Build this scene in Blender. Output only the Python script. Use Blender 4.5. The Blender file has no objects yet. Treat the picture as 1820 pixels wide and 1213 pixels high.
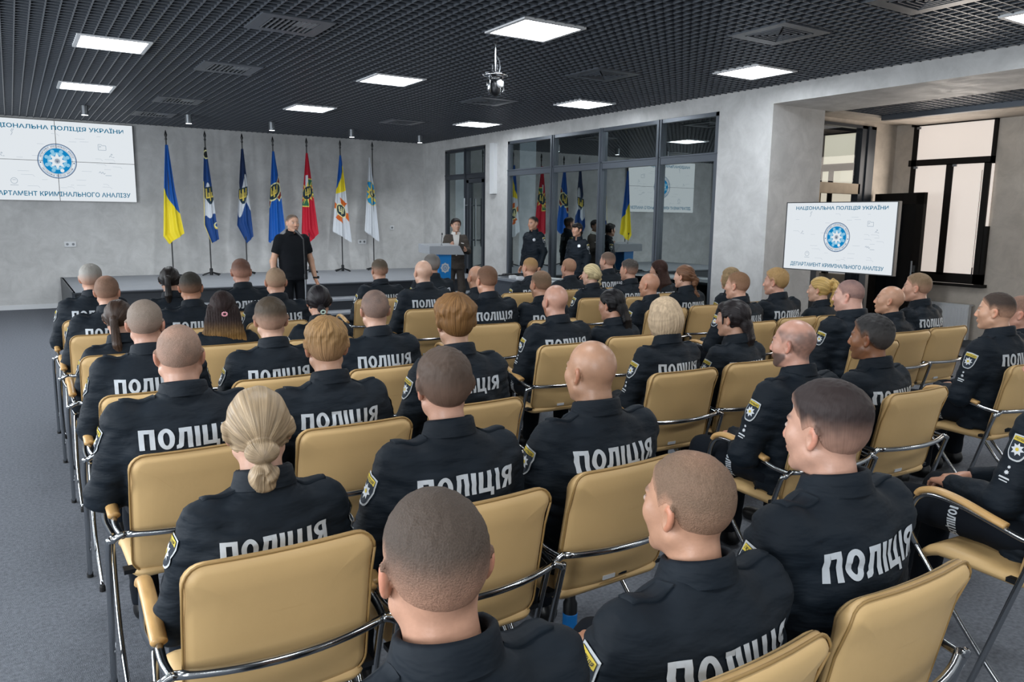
import bpy, math, random
import numpy as np
from mathutils import Matrix, Vector
from mathutils.bvhtree import BVHTree
PI = math.pi
sc = bpy.context.scene
COL = sc.collection
random.seed(7)

# ------------------------------------------------------------------ camera
YAW, PITCH, ROLL, FPX, HCAM = [math.radians(a) for a in (32.80575, 9.0402, -0.68131)] + [1371.65, 1.65]
def cam_axes():
    f = np.array([math.sin(YAW)*math.cos(PITCH), math.cos(YAW)*math.cos(PITCH), -math.sin(PITCH)])
    r = np.array([math.cos(YAW), -math.sin(YAW), 0.0]); d = np.cross(f, r)
    c, s = math.cos(ROLL), math.sin(ROLL)
    return c*r+s*d, -s*r+c*d, f
_r, _d, _f = cam_axes()
cd = bpy.data.cameras.new('camera'); cam = bpy.data.objects.new('camera', cd); COL.objects.link(cam)
cd.sensor_width = 36.0; cd.lens = FPX/1820*36.0; cd.clip_start = 0.05; cd.clip_end = 100
cam.matrix_world = Matrix(((_r[0], -_d[0], -_f[0], 0), (_r[1], -_d[1], -_f[1], 0), (_r[2], -_d[2], -_f[2], HCAM), (0, 0, 0, 1)))
sc.camera = cam
# ------------------------------------------------------------------ view, world
sc.view_settings.view_transform = 'Standard'; sc.view_settings.look = 'None'
sc.view_settings.gamma = 1.0; sc.view_settings.use_curve_mapping = False
sc.view_settings.exposure = 0.0
sc.cycles.use_denoising = True
sc.cycles.max_bounces = 7; sc.cycles.diffuse_bounces = 3; sc.cycles.glossy_bounces = 4; sc.cycles.transmission_bounces = 4
sc.cycles.sample_clamp_indirect = 4.0
sc.cycles.caustics_reflective = False; sc.cycles.caustics_refractive = False
wd = bpy.data.worlds.new('world'); sc.world = wd; wd.use_nodes = True
wd.node_tree.nodes['Background'].inputs[0].default_value = (0.75, 0.85, 1.0, 1); wd.node_tree.nodes['Background'].inputs[1].default_value = 0.6
PANEL_E = 30.0          # emission of the ceiling panels
ZC, XW, YB = 3.23, 7.72, 15.65      # ceiling height, right wall, stage wall
# ceiling panels of the part of the hall behind and left of the camera, as lamps at their place
for X in (-2.0, 0.93, 3.86, 6.83):
    for Y in (-3.2, -0.25, 2.72, 5.69, 8.66, 11.63):
        if X > -1 and Y > 5: continue
        if X == 6.83 and Y == 2.72: continue
        ld = bpy.data.lights.new('ceiling_panel_lamp', 'AREA'); ld.shape = 'SQUARE'; ld.size = 0.56
        ld.energy = PANEL_E*0.56*0.56*PI; ld.color = (0.93, 0.97, 1.0)
        lo = bpy.data.objects.new('ceiling_panel_lamp', ld); COL.objects.link(lo); lo.location = (X, Y, ZC-0.01)

# ambient lamps added for cool light from the left, its windows assumed and unseen
for Y in (-1.5, 2.5, 6.5, 10.5):
    ld = bpy.data.lights.new('assumed_window_fill', 'AREA'); ld.shape = 'RECTANGLE'; ld.size = 1.9; ld.size_y = 1.9
    ld.energy = 190; ld.color = (0.88, 0.94, 1.0)
    lo = bpy.data.objects.new('assumed_window_fill', ld); COL.objects.link(lo); lo.location = (-3.55, Y, 1.85); lo.rotation_euler = (0, -PI/2, 0)
# lamps added before the blind to brighten the alcove; the second has no window
for Y, pw in ((5.82, 26), (2.6, 45)):
    ld = bpy.data.lights.new('alcove_fill', 'AREA'); ld.shape = 'RECTANGLE'; ld.size = 1.9; ld.size_y = 1.0; ld.energy = pw; ld.color = (1.0, 0.90, 0.80)
    lo = bpy.data.objects.new('alcove_fill', ld); COL.objects.link(lo); lo.location = (10.74, Y, 1.7); lo.rotation_euler = (0, PI/2, 0)
# ------------------------------------------------------------------ helpers
def hexc(h):
    h = h.lstrip('#'); v = [int(h[i:i+2], 16)/255 for i in (0, 2, 4)]
    return tuple(x/12.92 if x <= 0.04045 else ((x+0.055)/1.055)**2.4 for x in v)
def lerp(a, b, t): return a+(b-a)*t

def mat(name, col, rough=0.6, metal=0.0, spec=0.5, noise=None, bump=None, emit=None, attr=None, coat=0):
    """noise=(scale, amount, detail), bump=(scale, strength[, stretch])"""
    m = bpy.data.materials.new(name); m.use_nodes = True
    nt = m.node_tree; b = nt.nodes['Principled BSDF']
    c = hexc(col) if isinstance(col, str) else col
    b.inputs['Base Color'].default_value = (*c, 1); b.inputs['Roughness'].default_value = rough
    b.inputs['Metallic'].default_value = metal; b.inputs['Specular IOR Level'].default_value = spec
    b.inputs['Coat Weight'].default_value = coat
    tc = nt.nodes.new('ShaderNodeTexCoord'); src = None
    if attr:
        a = nt.nodes.new('ShaderNodeAttribute'); a.attribute_name = attr; src = a.outputs['Color']
    if noise:
        n = nt.nodes.new('ShaderNodeTexNoise'); n.inputs['Scale'].default_value = noise[0]; n.inputs['Detail'].default_value = noise[2] if len(noise) > 2 else 4
        if len(noise) > 3:
            mp = nt.nodes.new('ShaderNodeMapping'); mp.inputs['Scale'].default_value = noise[3]
            nt.links.new(tc.outputs['Object'], mp.inputs[0]); nt.links.new(mp.outputs[0], n.inputs['Vector'])
        else: nt.links.new(tc.outputs['Object'], n.inputs['Vector'])
        r = nt.nodes.new('ShaderNodeMapRange'); r.inputs[1].default_value = 0.25; r.inputs[2].default_value = 0.75
        r.inputs[3].default_value = 1-noise[1]; r.inputs[4].default_value = 1+noise[1]
        nt.links.new(n.outputs['Fac'], r.inputs[0])
        v = nt.nodes.new('ShaderNodeVectorMath'); v.operation = 'SCALE'
        if src: nt.links.new(src, v.inputs[0])
        else: v.inputs[0].default_value = c
        nt.links.new(r.outputs[0], v.inputs['Scale']); src = v.outputs[0]
    if src: nt.links.new(src, b.inputs['Base Color'])
    if bump:
        n = nt.nodes.new('ShaderNodeTexNoise'); n.inputs['Scale'].default_value = bump[0]; n.inputs['Detail'].default_value = 3
        if len(bump) > 2:
            mp = nt.nodes.new('ShaderNodeMapping'); mp.inputs['Scale'].default_value = bump[2]
            nt.links.new(tc.outputs['Object'], mp.inputs[0]); nt.links.new(mp.outputs[0], n.inputs['Vector'])
        else: nt.links.new(tc.outputs['Object'], n.inputs['Vector'])
        bp = nt.nodes.new('ShaderNodeBump'); bp.inputs['Strength'].default_value = bump[1]; bp.inputs['Distance'].default_value = 0.01
        nt.links.new(n.outputs['Fac'], bp.inputs['Height']); nt.links.new(bp.outputs[0], b.inputs['Normal'])
    if emit:
        b.inputs['Emission Color'].default_value = (*c, 1); b.inputs['Emission Strength'].default_value = emit
    return m

class MB:
    """collects shapes into one mesh"""
    def __init__(s): s.v = []; s.f = []; s.m = []; s.n = 0
    def add(s, V, F, mi=0):
        V = np.asarray(V, float).reshape(-1, 3); s.v.append(V)
        for f in F: s.f.append([int(i)+s.n for i in f]); s.m.append(mi)
        s.n += len(V)
    def box(s, a, b, mi=0, rot=None, piv=None):
        x0, y0, z0 = a; x1, y1, z1 = b
        V = np.array([(x0,y0,z0),(x1,y0,z0),(x1,y1,z0),(x0,y1,z0),(x0,y0,z1),(x1,y0,z1),(x1,y1,z1),(x0,y1,z1)], float)
        if rot is not None:
            p = np.array(piv if piv is not None else (V.mean(0))); V = (V-p)@np.array(rot).T+p
        s.add(V, [(0,3,2,1),(4,5,6,7),(0,1,5,4),(1,2,6,5),(2,3,7,6),(3,0,4,7)], mi); return s
    def tube(s, pts, r, n=10, mi=0, cap=True, flat=1.0):
        P = np.array(pts, float); k = len(P); rr = np.full(k, r) if np.isscalar(r) else np.array(r, float)
        T = np.gradient(P, axis=0); T /= np.linalg.norm(T, axis=1)[:, None]+1e-9
        up = np.array([0, 0, 1.0]) if abs(T[0][2]) < 0.9 else np.array([1.0, 0, 0])
        A = np.cross(T[0], up); A /= np.linalg.norm(A); V = []
        for i in range(k):
            A = A-T[i]*(A@T[i]); A /= np.linalg.norm(A); B = np.cross(T[i], A)
            for j in range(n):
                t = 2*PI*j/n; V.append(P[i]+rr[i]*(math.cos(t)*A+math.sin(t)*B*flat))
        F = [(i*n+j, i*n+(j+1) % n, (i+1)*n+(j+1) % n, (i+1)*n+j) for i in range(k-1) for j in range(n)]
        if cap: F += [tuple(range(n))[::-1], tuple((k-1)*n+j for j in range(n))]
        s.add(V, F, mi); return s
    def lathe(s, prof, c=(0, 0, 0), n=24, mi=0):
        V = [(c[0]+r*math.cos(2*PI*j/n), c[1]+r*math.sin(2*PI*j/n), c[2]+z) for r, z in prof for j in range(n)]
        k = len(prof)
        F = [(i*n+j, i*n+(j+1) % n, (i+1)*n+(j+1) % n, (i+1)*n+j) for i in range(k-1) for j in range(n)]
        F += [tuple(range(n))[::-1], tuple((k-1)*n+j for j in range(n))]
        s.add(V, F, mi); return s
    def fan(s, outline, ctr, rings=3, mi=0):
        O = np.array(outline, float); c = np.array(ctr, float); n = len(O); V = [c]
        for i in range(1, rings+1): V += list(c+(O-c)*i/rings)
        F = [(0, 1+j, 1+(j+1) % n) for j in range(n)]
        for i in range(1, rings):
            a = 1+(i-1)*n; b = 1+i*n
            F += [(a+j, b+j, b+(j+1) % n, a+(j+1) % n) for j in range(n)]
        s.add(V, F, mi); return s
    def pad(s, w, h, t, r, e=0.012, fn=None, mi=0):
        """rounded-rectangle cushion in the XZ plane, thickness along Y, bent by fn"""
        def outl(i):
            hw, hh, rr = w/2-i, h/2-i, max(r-i, 0.002); o = []
            nx = max(2, int(2*(hw-rr)/0.04)); nz = max(2, int(2*(hh-rr)/0.04))
            for q in range(4):
                cx, cz = ((hw-rr), (hh-rr)) if q == 0 else (-(hw-rr), hh-rr) if q == 1 else (-(hw-rr), -(hh-rr)) if q == 2 else (hw-rr, -(hh-rr))
                for k in range(6):
                    a = PI/2*(q+k/5); o.append((cx+rr*math.cos(a), cz+rr*math.sin(a)))
            # fill the straight sides
            out = []
            for j in range(len(o)):
                out.append(o[j]); nxt = o[(j+1) % len(o)]
                if j % 6 == 5:
                    for k in range(1, 8): out.append((lerp(o[j][0], nxt[0], k/8), lerp(o[j][1], nxt[1], k/8)))
            return out
        base = min(w, h)/2
        lv = [(base*0.75, -t/2), (base*0.4, -t/2), (e*2, -t/2+e*0.12), (e*0.8, -t/2+e*0.4), (e*0.2, -t/2+e*1.0), (0, -t/2+e*1.5), (0, t/2-e*1.5), (e*0.2, t/2-e), (e*0.8, t/2-e*0.4), (e*2, t/2-e*0.12), (base*0.4, t/2), (base*0.75, t/2)]
        R = []
        for i, y in lv: R.append([(x, y, z) for x, z in outl(i)])
        n = len(R[0]); V = [p for q in R for p in q]; k = len(R)
        F = [(i*n+j, i*n+(j+1) % n, (i+1)*n+(j+1) % n, (i+1)*n+j) for i in range(k-1) for j in range(n)]
        F += [tuple(range(n))[::-1], tuple((k-1)*n+j for j in range(n))]
        V = np.array(V)
        if fn: V = np.array([fn(*p) for p in V])
        s.add(V, F, mi); return s
    def build(s, name, mats, parent=None, smooth=False, cols=None):
        V = np.concatenate(s.v) if s.v else np.zeros((0, 3))
        return mk(name, V, s.f, mats, s.m, parent, smooth, cols)

def mk(name, V, F, mats, mi=None, parent=None, smooth=False, cols=None):
    me = bpy.data.meshes.new(name); nv = len(V)
    ls = np.array([len(f) for f in F], np.int32)
    flat = np.array(F, np.int32).ravel() if (len(F) and ls.min() == ls.max()) else np.array([i for f in F for i in f], np.int32)
    me.vertices.add(nv); me.vertices.foreach_set('co', np.asarray(V, np.float32).ravel())
    me.loops.add(len(flat)); me.loops.foreach_set('vertex_index', flat)
    me.polygons.add(len(ls)); me.polygons.foreach_set('loop_start', np.concatenate([[0], np.cumsum(ls)[:-1]]).astype(np.int32))
    if mi is not None: me.polygons.foreach_set('material_index', np.array(mi, np.int32))
    me.polygons.foreach_set('use_smooth', np.full(len(ls), bool(smooth)))
    for m in (mats if isinstance(mats, (list, tuple)) else [mats]): me.materials.append(m)
    me.update(calc_edges=True); me.validate()
    if cols is not None:
        at = me.color_attributes.new('Col', 'FLOAT_COLOR', 'POINT')
        c = np.ones((nv, 4), np.float32); c[:, :3] = cols; at.data.foreach_set('color', c.ravel())
    o = bpy.data.objects.new(name, me); COL.objects.link(o)
    if parent: o.parent = parent
    return o
def tag(o, label=None, cat=None, group=None, kind=None):
    for k, v in (('label', label), ('category', cat), ('group', group), ('kind', kind)):
        if v: o[k] = v
    return o
def empty(name, loc=(0, 0, 0), rz=0, label=None, cat=None, group=None, kind=None, parent=None):
    o = bpy.data.objects.new(name, None); COL.objects.link(o); o.location = loc; o.rotation_euler = (0, 0, rz); o.empty_display_size = 0.1
    if parent: o.parent = parent
    return tag(o, label, cat, group, kind)
KIDS = {}
def copy_tree(root):
    def rec(o, par):
        c = o.copy(); COL.objects.link(c)
        if par: c.parent = par; c.matrix_parent_inverse = o.matrix_parent_inverse
        for k in [x for x in o.children]: rec(k, c)
        return c
    return rec(root, None)

_txt = {}
def text_mesh(s, bold=0.0):
    """flat text (x right, z up), capital height about 0.73, starting at x=0"""
    key = (s, bold)
    if key not in _txt:
        c = bpy.data.curves.new('t', 'FONT'); c.body = s; c.offset = bold; c.resolution_u = 3
        o = bpy.data.objects.new('t', c); COL.objects.link(o)
        bpy.context.view_layer.update()
        m = o.evaluated_get(bpy.context.evaluated_depsgraph_get()).to_mesh()
        V = np.array([(v.co.x, 0, v.co.y) for v in m.vertices]).reshape(-1, 3); F = [tuple(p.vertices) for p in m.polygons]
        o.to_mesh_clear() if False else None
        COL.objects.unlink(o); bpy.data.objects.remove(o); bpy.data.curves.remove(c)
        _txt[key] = (V, F)
    V, F = _txt[key]; return V.copy(), F
def text_fit(s, cx, cz, w=None, h=None, bold=0.0, y=0.0):
    V, F = text_mesh(s, bold)
    x0, x1 = V[:, 0].min(), V[:, 0].max(); z0, z1 = V[:, 2].min(), V[:, 2].max()
    sx = (w/(x1-x0)) if w else None; sz = (h/(z1-z0)) if h else None
    sx = sx or sz; sz = sz or sx
    V[:, 0] = (V[:, 0]-(x0+x1)/2)*sx+cx; V[:, 2] = (V[:, 2]-(z0+z1)/2)*sz+cz; V[:, 1] = y
    return V, F

# ------------------------------------------------------------------ materials
M = {}
def plaster_mat(name, col, rough):
    """trowelled decorative plaster: broad clouds and small glossy patches"""
    m = mat(name, col, rough, noise=(1.1, 0.10, 6), bump=(6, 0.15)); nt = m.node_tree; b = nt.nodes['Principled BSDF']
    lk = b.inputs['Base Color'].links[0].from_socket; tc = [n for n in nt.nodes if n.type == 'TEX_COORD'][0]
    n = nt.nodes.new('ShaderNodeTexNoise'); n.inputs['Scale'].default_value = 3.6; n.inputs['Detail'].default_value = 9; n.inputs['Roughness'].default_value = .68; n.inputs['Distortion'].default_value = .5; nt.links.new(tc.outputs['Object'], n.inputs['Vector'])
    r = nt.nodes.new('ShaderNodeMapRange'); r.inputs[1].default_value = .36; r.inputs[2].default_value = .66; r.inputs[3].default_value = .88; r.inputs[4].default_value = 1.10; nt.links.new(n.outputs['Fac'], r.inputs[0])
    v = nt.nodes.new('ShaderNodeVectorMath'); v.operation = 'SCALE'; nt.links.new(lk, v.inputs[0]); nt.links.new(r.outputs[0], v.inputs['Scale']); nt.links.new(v.outputs[0], b.inputs['Base Color'])
    r2 = nt.nodes.new('ShaderNodeMapRange'); r2.inputs[1].default_value = .4; r2.inputs[2].default_value = .7; r2.inputs[3].default_value = rough+.1; r2.inputs[4].default_value = rough-.16; nt.links.new(n.outputs['Fac'], r2.inputs[0]); nt.links.new(r2.outputs[0], b.inputs['Roughness'])
    return m
M['plaster'] = plaster_mat('plaster', '#bcbcbb', .62)
M['plaster_warm'] = plaster_mat('plaster_alcove', '#c0b6aa', .65)
M['carpet'] = mat('carpet', '#6c7077', 0.95, spec=0.1, noise=(60, 0.3, 6), bump=(300, 0.5))
M['grid'] = mat('grid_metal', '#50555c', 0.36, 0.15, spec=0.6)
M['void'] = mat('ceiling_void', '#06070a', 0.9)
M['frame'] = mat('anodised_frame', '#33383f', 0.4, 0.3)
M['frame_grey'] = mat('glazing_profile', '#565c64', 0.35, 0.4)
M['black_frame'] = mat('dark_brown_frame', '#14110f', 0.6, spec=.2)
M['chrome'] = mat('chrome', '#b4b7ba', 0.18, 1.0)
M['leather'] = mat('cream_leather', '#d3b07a', 0.5, spec=0.45, noise=(3.0, 0.05, 3), bump=(45, 0.05))
M['piping'] = mat('piping', '#9a7a48', 0.55)
M['wood'] = mat('varnished_wood', '#c29a63', 0.35, noise=(12, 0.15, 4, (6, 1, 6)))
M['rubber'] = mat('rubber', '#0b0b0c', 0.7)
M['cloth'] = mat('navy_cloth', '#08141e', 0.72, spec=0.28, noise=(5, 0.2, 4), bump=(1.0, 1.0, (9, 9, 26)))
M['trouser'] = mat('dark_trouser_cloth', '#0b1119', 0.88, spec=0.2, noise=(6, 0.2), bump=(16, 0.3))
M['polo'] = mat('black_knit', '#0d1015', 0.9, spec=0.2, bump=(18, 0.3))
M['blazer'] = mat('taupe_wool', '#4a443f', 0.9, spec=0.2, noise=(40, 0.12), bump=(18, 0.25))
M['shirt'] = mat('white_shirt', '#d2d0cc', 0.8)
M['print'] = mat('grey_print', '#b4bac0', 0.6, noise=(60, 0.06))
M['skin'] = mat('skin', '#c9a08a', 0.40, spec=0.42, attr='Col', noise=(38, 0.09, 5), bump=(180, 0.06))
M['hair'] = mat('short_hair', '#333333', 0.65, spec=0.25, attr='Col', noise=(330, 0.22, 3), bump=(330, 0.35))
M['hairl'] = mat('long_hair', '#333333', 0.55, spec=0.1, attr='Col', noise=(1.0, 0.28, 4, (120, 120, 9)), bump=(1.0, 0.45, (130, 130, 8)))
def streak_mat(name, mode, k, amt, bump, rough=0.45):
    """hair whose strands run out from a crown (mode 0) or from a gathering point at the back (mode 1)"""
    m = mat(name, '#333333', rough, spec=0.25, attr='Col'); nt = m.node_tree; b = nt.nodes['Principled BSDF']
    tc = nt.nodes.new('ShaderNodeTexCoord'); sp = nt.nodes.new('ShaderNodeSeparateXYZ'); nt.links.new(tc.outputs['Object'], sp.inputs[0])
    def mth(op, a, c=None):
        n = nt.nodes.new('ShaderNodeMath'); n.operation = op
        for i, v in enumerate((a, c)):
            if v is None: continue
            if isinstance(v, (int, float)): n.inputs[i].default_value = v
            else: nt.links.new(v, n.inputs[i])
        return n.outputs[0]
    x, y, z = sp.outputs
    u, v = (x, mth('ADD', y, .045)) if mode == 0 else (x, mth('ADD', z, .035))
    ang = mth('ARCTAN2', u, v); rad = mth('SQRT', mth('ADD', mth('MULTIPLY', u, u), mth('MULTIPLY', v, v)))
    cx = nt.nodes.new('ShaderNodeCombineXYZ'); nt.links.new(mth('MULTIPLY', mth('COSINE', ang), k), cx.inputs[0]); nt.links.new(mth('MULTIPLY', mth('SINE', ang), k), cx.inputs[1]); nt.links.new(mth('MULTIPLY', rad, 9 if mode else 16), cx.inputs[2])
    n = nt.nodes.new('ShaderNodeTexNoise'); n.inputs['Scale'].default_value = 1.0; n.inputs['Detail'].default_value = 4; nt.links.new(cx.outputs[0], n.inputs['Vector'])
    r = nt.nodes.new('ShaderNodeMapRange'); r.inputs[1].default_value = .3; r.inputs[2].default_value = .7; r.inputs[3].default_value = 1-amt; r.inputs[4].default_value = 1+amt; nt.links.new(n.outputs['Fac'], r.inputs[0])
    at = [q for q in nt.nodes if q.type == 'ATTRIBUTE'][0]; vm = nt.nodes.new('ShaderNodeVectorMath'); vm.operation = 'SCALE'; nt.links.new(at.outputs['Color'], vm.inputs[0]); nt.links.new(r.outputs[0], vm.inputs['Scale']); nt.links.new(vm.outputs[0], b.inputs['Base Color'])
    bp = nt.nodes.new('ShaderNodeBump'); bp.inputs['Strength'].default_value = bump; bp.inputs['Distance'].default_value = .006; nt.links.new(n.outputs['Fac'], bp.inputs['Height']); nt.links.new(bp.outputs[0], b.inputs['Normal'])
    return m
M['hair_top'] = streak_mat('combed_hair', 0, 16, .38, .8, .55)
M['hair_short'] = streak_mat('cropped_hair', 0, 34, .13, .22, .6)
M['hair_back'] = streak_mat('gathered_hair', 1, 17, .36, .6, .42)
M['shoe'] = mat('black_shoe_leather', '#0a0a0b', 0.35)
M['p_white'] = mat('patch_grey_thread', '#b9bdbf', 0.7)
M['p_dark'] = mat('patch_dark', '#14202c', 0.8)
M['p_yel'] = mat('patch_yellow', '#c9b13a', 0.7)
M['p_star'] = mat('patch_silver', '#c8ccd0', 0.6)
M['darkplastic'] = mat('dark_plastic', '#111317', 0.4)
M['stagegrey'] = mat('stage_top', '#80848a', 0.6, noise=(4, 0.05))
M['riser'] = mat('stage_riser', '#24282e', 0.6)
M['white'] = mat('white_enamel', '#d2d4d6', 0.4)
M['metal_grey'] = mat('grey_steel', '#8b8f93', 0.35, 0.8)
M['silver'] = mat('silver_badge', '#c8ccd2', 0.3, 0.6)
def emis(name, col, e):
    m = bpy.data.materials.new(name); m.use_nodes = True; nt = m.node_tree
    nt.nodes.remove(nt.nodes['Principled BSDF']); n = nt.nodes.new('ShaderNodeEmission')
    n.inputs[0].default_value = (*hexc(col), 1); n.inputs[1].default_value = e
    nt.links.new(n.outputs[0], nt.nodes['Material Output'].inputs[0]); return m
M['panel'] = emis('lamp_diffuser', '#f4faff', PANEL_E)
M['spot'] = emis('spot_lens', '#f2f8ff', 6.0)
M['scr'] = emis('screen_white', '#e6ecf1', 0.95)
M['scr_txt'] = emis('screen_blue_text', '#1e7396', 0.9)
M['scr_navy'] = emis('screen_navy', '#12406e', 0.8)
M['scr_blue'] = emis('screen_blue', '#1487c4', 0.95)
M['scr_pale'] = emis('screen_pale_blue', '#8cc6e4', 0.95)
M['scr_grey'] = emis('screen_pale_grey', '#b4c0cc', 0.9)
def blind_mat(name, col, e):
    m = mat(name, '#cfc6bd', 0.9); b = m.node_tree.nodes['Principled BSDF']
    b.inputs['Emission Color'].default_value = (*hexc(col), 1); b.inputs['Emission Strength'].default_value = e
    return m
M['blind'] = blind_mat('sunlit_roller_blind', '#efe2d8', 0.62)
M['blind2'] = blind_mat('sunlit_vertical_blind', '#efe6cf', 0.6)
def glass_mat():
    m = bpy.data.materials.new('reflective_tinted_glass'); m.use_nodes = True; nt = m.node_tree
    nt.nodes.remove(nt.nodes['Principled BSDF'])
    g = nt.nodes.new('ShaderNodeBsdfGlossy'); g.inputs[0].default_value = (0.80, 0.88, 0.88, 1); g.inputs[1].default_value = 0.012
    t = nt.nodes.new('ShaderNodeBsdfTransparent'); t.inputs[0].default_value = (0.45, 0.5, 0.5, 1)
    fr = nt.nodes.new('ShaderNodeFresnel'); fr.inputs[0].default_value = 6.0
    x = nt.nodes.new('ShaderNodeMixShader')
    ge = nt.nodes.new('ShaderNodeNewGeometry'); sb = nt.nodes.new('ShaderNodeMath'); sb.operation = 'SUBTRACT'; sb.use_clamp = True
    nt.links.new(fr.outputs[0], sb.inputs[0]); nt.links.new(ge.outputs['Backfacing'], sb.inputs[1])
    nt.links.new(sb.outputs[0], x.inputs[0]); nt.links.new(t.outputs[0], x.inputs[1]); nt.links.new(g.outputs[0], x.inputs[2])
    nt.links.new(x.outputs[0], nt.nodes['Material Output'].inputs[0]); return m
M['glass'] = glass_mat()
def clear_glass():
    m = bpy.data.materials.new('clear_glass'); m.use_nodes = True; nt = m.node_tree
    nt.nodes.remove(nt.nodes['Principled BSDF'])
    g = nt.nodes.new('ShaderNodeBsdfGlossy'); g.inputs[1].default_value = 0.02
    t = nt.nodes.new('ShaderNodeBsdfTransparent'); t.inputs[0].default_value = (0.9, 0.93, 0.92, 1)
    fr = nt.nodes.new('ShaderNodeFresnel'); fr.inputs[0].default_value = 1.5
    x = nt.nodes.new('ShaderNodeMixShader')
    ge = nt.nodes.new('ShaderNodeNewGeometry'); sb = nt.nodes.new('ShaderNodeMath'); sb.operation = 'SUBTRACT'; sb.use_clamp = True
    nt.links.new(fr.outputs[0], sb.inputs[0]); nt.links.new(ge.outputs['Backfacing'], sb.inputs[1])
    nt.links.new(sb.outputs[0], x.inputs[0]); nt.links.new(t.outputs[0], x.inputs[1]); nt.links.new(g.outputs[0], x.inputs[2])
    nt.links.new(x.outputs[0], nt.nodes['Material Output'].inputs[0]); return m
M['clear'] = clear_glass()

# ------------------------------------------------------------------ the setting
def struct(name, boxes, m, parent=None):
    b = MB()
    for q in boxes: b.box(*q)
    o = b.build(name, m, parent)
    if parent is None: o['kind'] = 'structure'
    return o
XL, YR = -3.6, -4.5     # left wall and wall behind the camera
struct('floor', [((XL, YR, -0.1), (11.2, YB+.1, 0))], M['carpet'])
struct('wall_back', [((XL, YB, 0), (XW+.2, YB+.2, 3.6))], M['plaster'])
struct('wall_left', [((XL-.2, YR, 0), (XL, YB+.2, 3.6))], M['plaster'])
struct('wall_rear', [((XL, YR-.2, 0), (11.2, YR, 3.6))], M['plaster'])
# right wall: piers, header and pillar
struct('wall_right', [((XW, 14.64, 0), (XW+.25, YB, 3.03)), ((XW, 12.2, 0), (XW+.25, 12.99, 3.03)), ((XW, 6.31, 0), (8.70, 7.15, 3.03)),
    ((XW, 7.15, 3.03), (XW+.25, YB, 3.6)), ((XW, 6.31, 3.03), (8.7, 7.15, 3.6)), ((XW, YR, 3.03), (8.87, 6.31, 3.6)), ((XW, YR, 0), (8.7, 1.6, 3.03))], M['plaster'])
struct('wall_alcove', [((8.7, 6.65, 2.95), (10.84, 6.8, 3.6)), ((10.3, 6.65, 0), (10.84, 6.8, 2.95)), ((8.87, 6.31, 3.03), (10.84, 6.65, 3.6)),
    ((10.84, 6.37, 0), (11.1, 7.2, 3.6)), ((10.84, 7.86, 0), (11.1, 9.2, 3.6)), ((10.84, 7.2, 3.06), (11.1, 7.86, 3.6)), ((10.84, 7.2, 0), (11.1, 7.86, 0.85)),
    ((10.84, 5.26, 3.06), (11.1, 6.37, 3.6)), ((10.84, 5.26, 0), (11.1, 6.37, 0.85)), ((10.84, YR, 0), (11.1, 5.26, 3.6)),
    ((9.98, YR, 3.0), (10.84, 6.31, 3.6)), ((8.7, 9.0, 0), (10.84, 9.2, 3.6)), ((8.55, 7.15, 0), (8.7, 9.0, 3.6))], M['plaster_warm'])
# dark void behind the reflective glazing
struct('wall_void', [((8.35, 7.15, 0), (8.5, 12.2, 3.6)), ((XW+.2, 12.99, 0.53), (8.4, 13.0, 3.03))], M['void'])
struct('wall_corridor', [((8.3, 12.9, 0), (8.45, 14.8, 3.3))], M['plaster'])
# open-cell ceiling
g = MB()
y = -4.45
while y < YB-.02:
    g.box((XL, y-.005, ZC), (XW, y+.005, ZC+.045)); y += 0.1
x = -3.55
while x < XW-.02:
    g.box((x-.005, YR, ZC+.0005), (x+.005, YB, ZC+.0445)); x += 0.1
g.build('ceiling', M['grid'])['kind'] = 'structure'
struct('ceiling_void', [((XL, YR, 3.55), (XW+.02, YB, 3.6))], M['void'])
g = MB()
y = YR
while y < 6.3:
    g.box((8.87, y-.006, 3.06), (9.9, y+.006, 3.10)); y += 0.1
x = 8.92
while x < 9.9:
    g.box((x-.005, YR, 3.061), (x+.005, 6.3, 3.099)); x += 0.1
g.build('ceiling_grille', M['grid'])['kind'] = 'structure'
struct('ceiling_alcove_void', [((8.87, YR, 3.4), (9.98, 6.31, 3.45))], M['void'])
struct('trim_1', [((9.9, YR, 3.0), (9.98, 6.31, 3.1))], M['frame_grey'])
struct('baseboard_back', [((XL, YB-.015, 0), (0.72, YB, 0.08))], M['white'])
struct('baseboard_alcove', [((10.81, YR, 0), (10.84, 6.6, 0.09))], M['metal_grey'])
# stage with two steps
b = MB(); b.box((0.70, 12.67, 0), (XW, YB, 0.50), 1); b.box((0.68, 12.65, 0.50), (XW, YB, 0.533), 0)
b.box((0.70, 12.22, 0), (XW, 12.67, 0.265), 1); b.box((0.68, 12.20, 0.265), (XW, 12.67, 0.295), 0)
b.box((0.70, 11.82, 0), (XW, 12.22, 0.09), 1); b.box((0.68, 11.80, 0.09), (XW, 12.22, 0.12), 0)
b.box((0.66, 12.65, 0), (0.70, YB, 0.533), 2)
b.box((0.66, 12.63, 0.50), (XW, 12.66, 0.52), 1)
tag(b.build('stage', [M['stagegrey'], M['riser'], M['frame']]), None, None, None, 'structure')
# left part of the stage wall: a boxed-out panel over a dark door (seen in the glazing)
struct('trim_2', [((-3.0, YB-.35, 1.85), (-1.35, YB, 3.23))], M['plaster'])
d3 = empty('door_3', (-2.1, YB-.02, 0), kind='structure')
MB().box((-.5, -.03, 0), (-.42, .02, 1.85)).box((.42, -.03, 0), (.5, .02, 1.85)).box((-.5, -.03, 1.78), (.5, .02, 1.85)).box((-.42, -.03, .75), (.42, .02, .82)).build('frame', M['frame'], d3)
MB().box((-.42, -.01, 0), (.42, .01, 1.78)).build('leaf', M['white'], d3)

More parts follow.
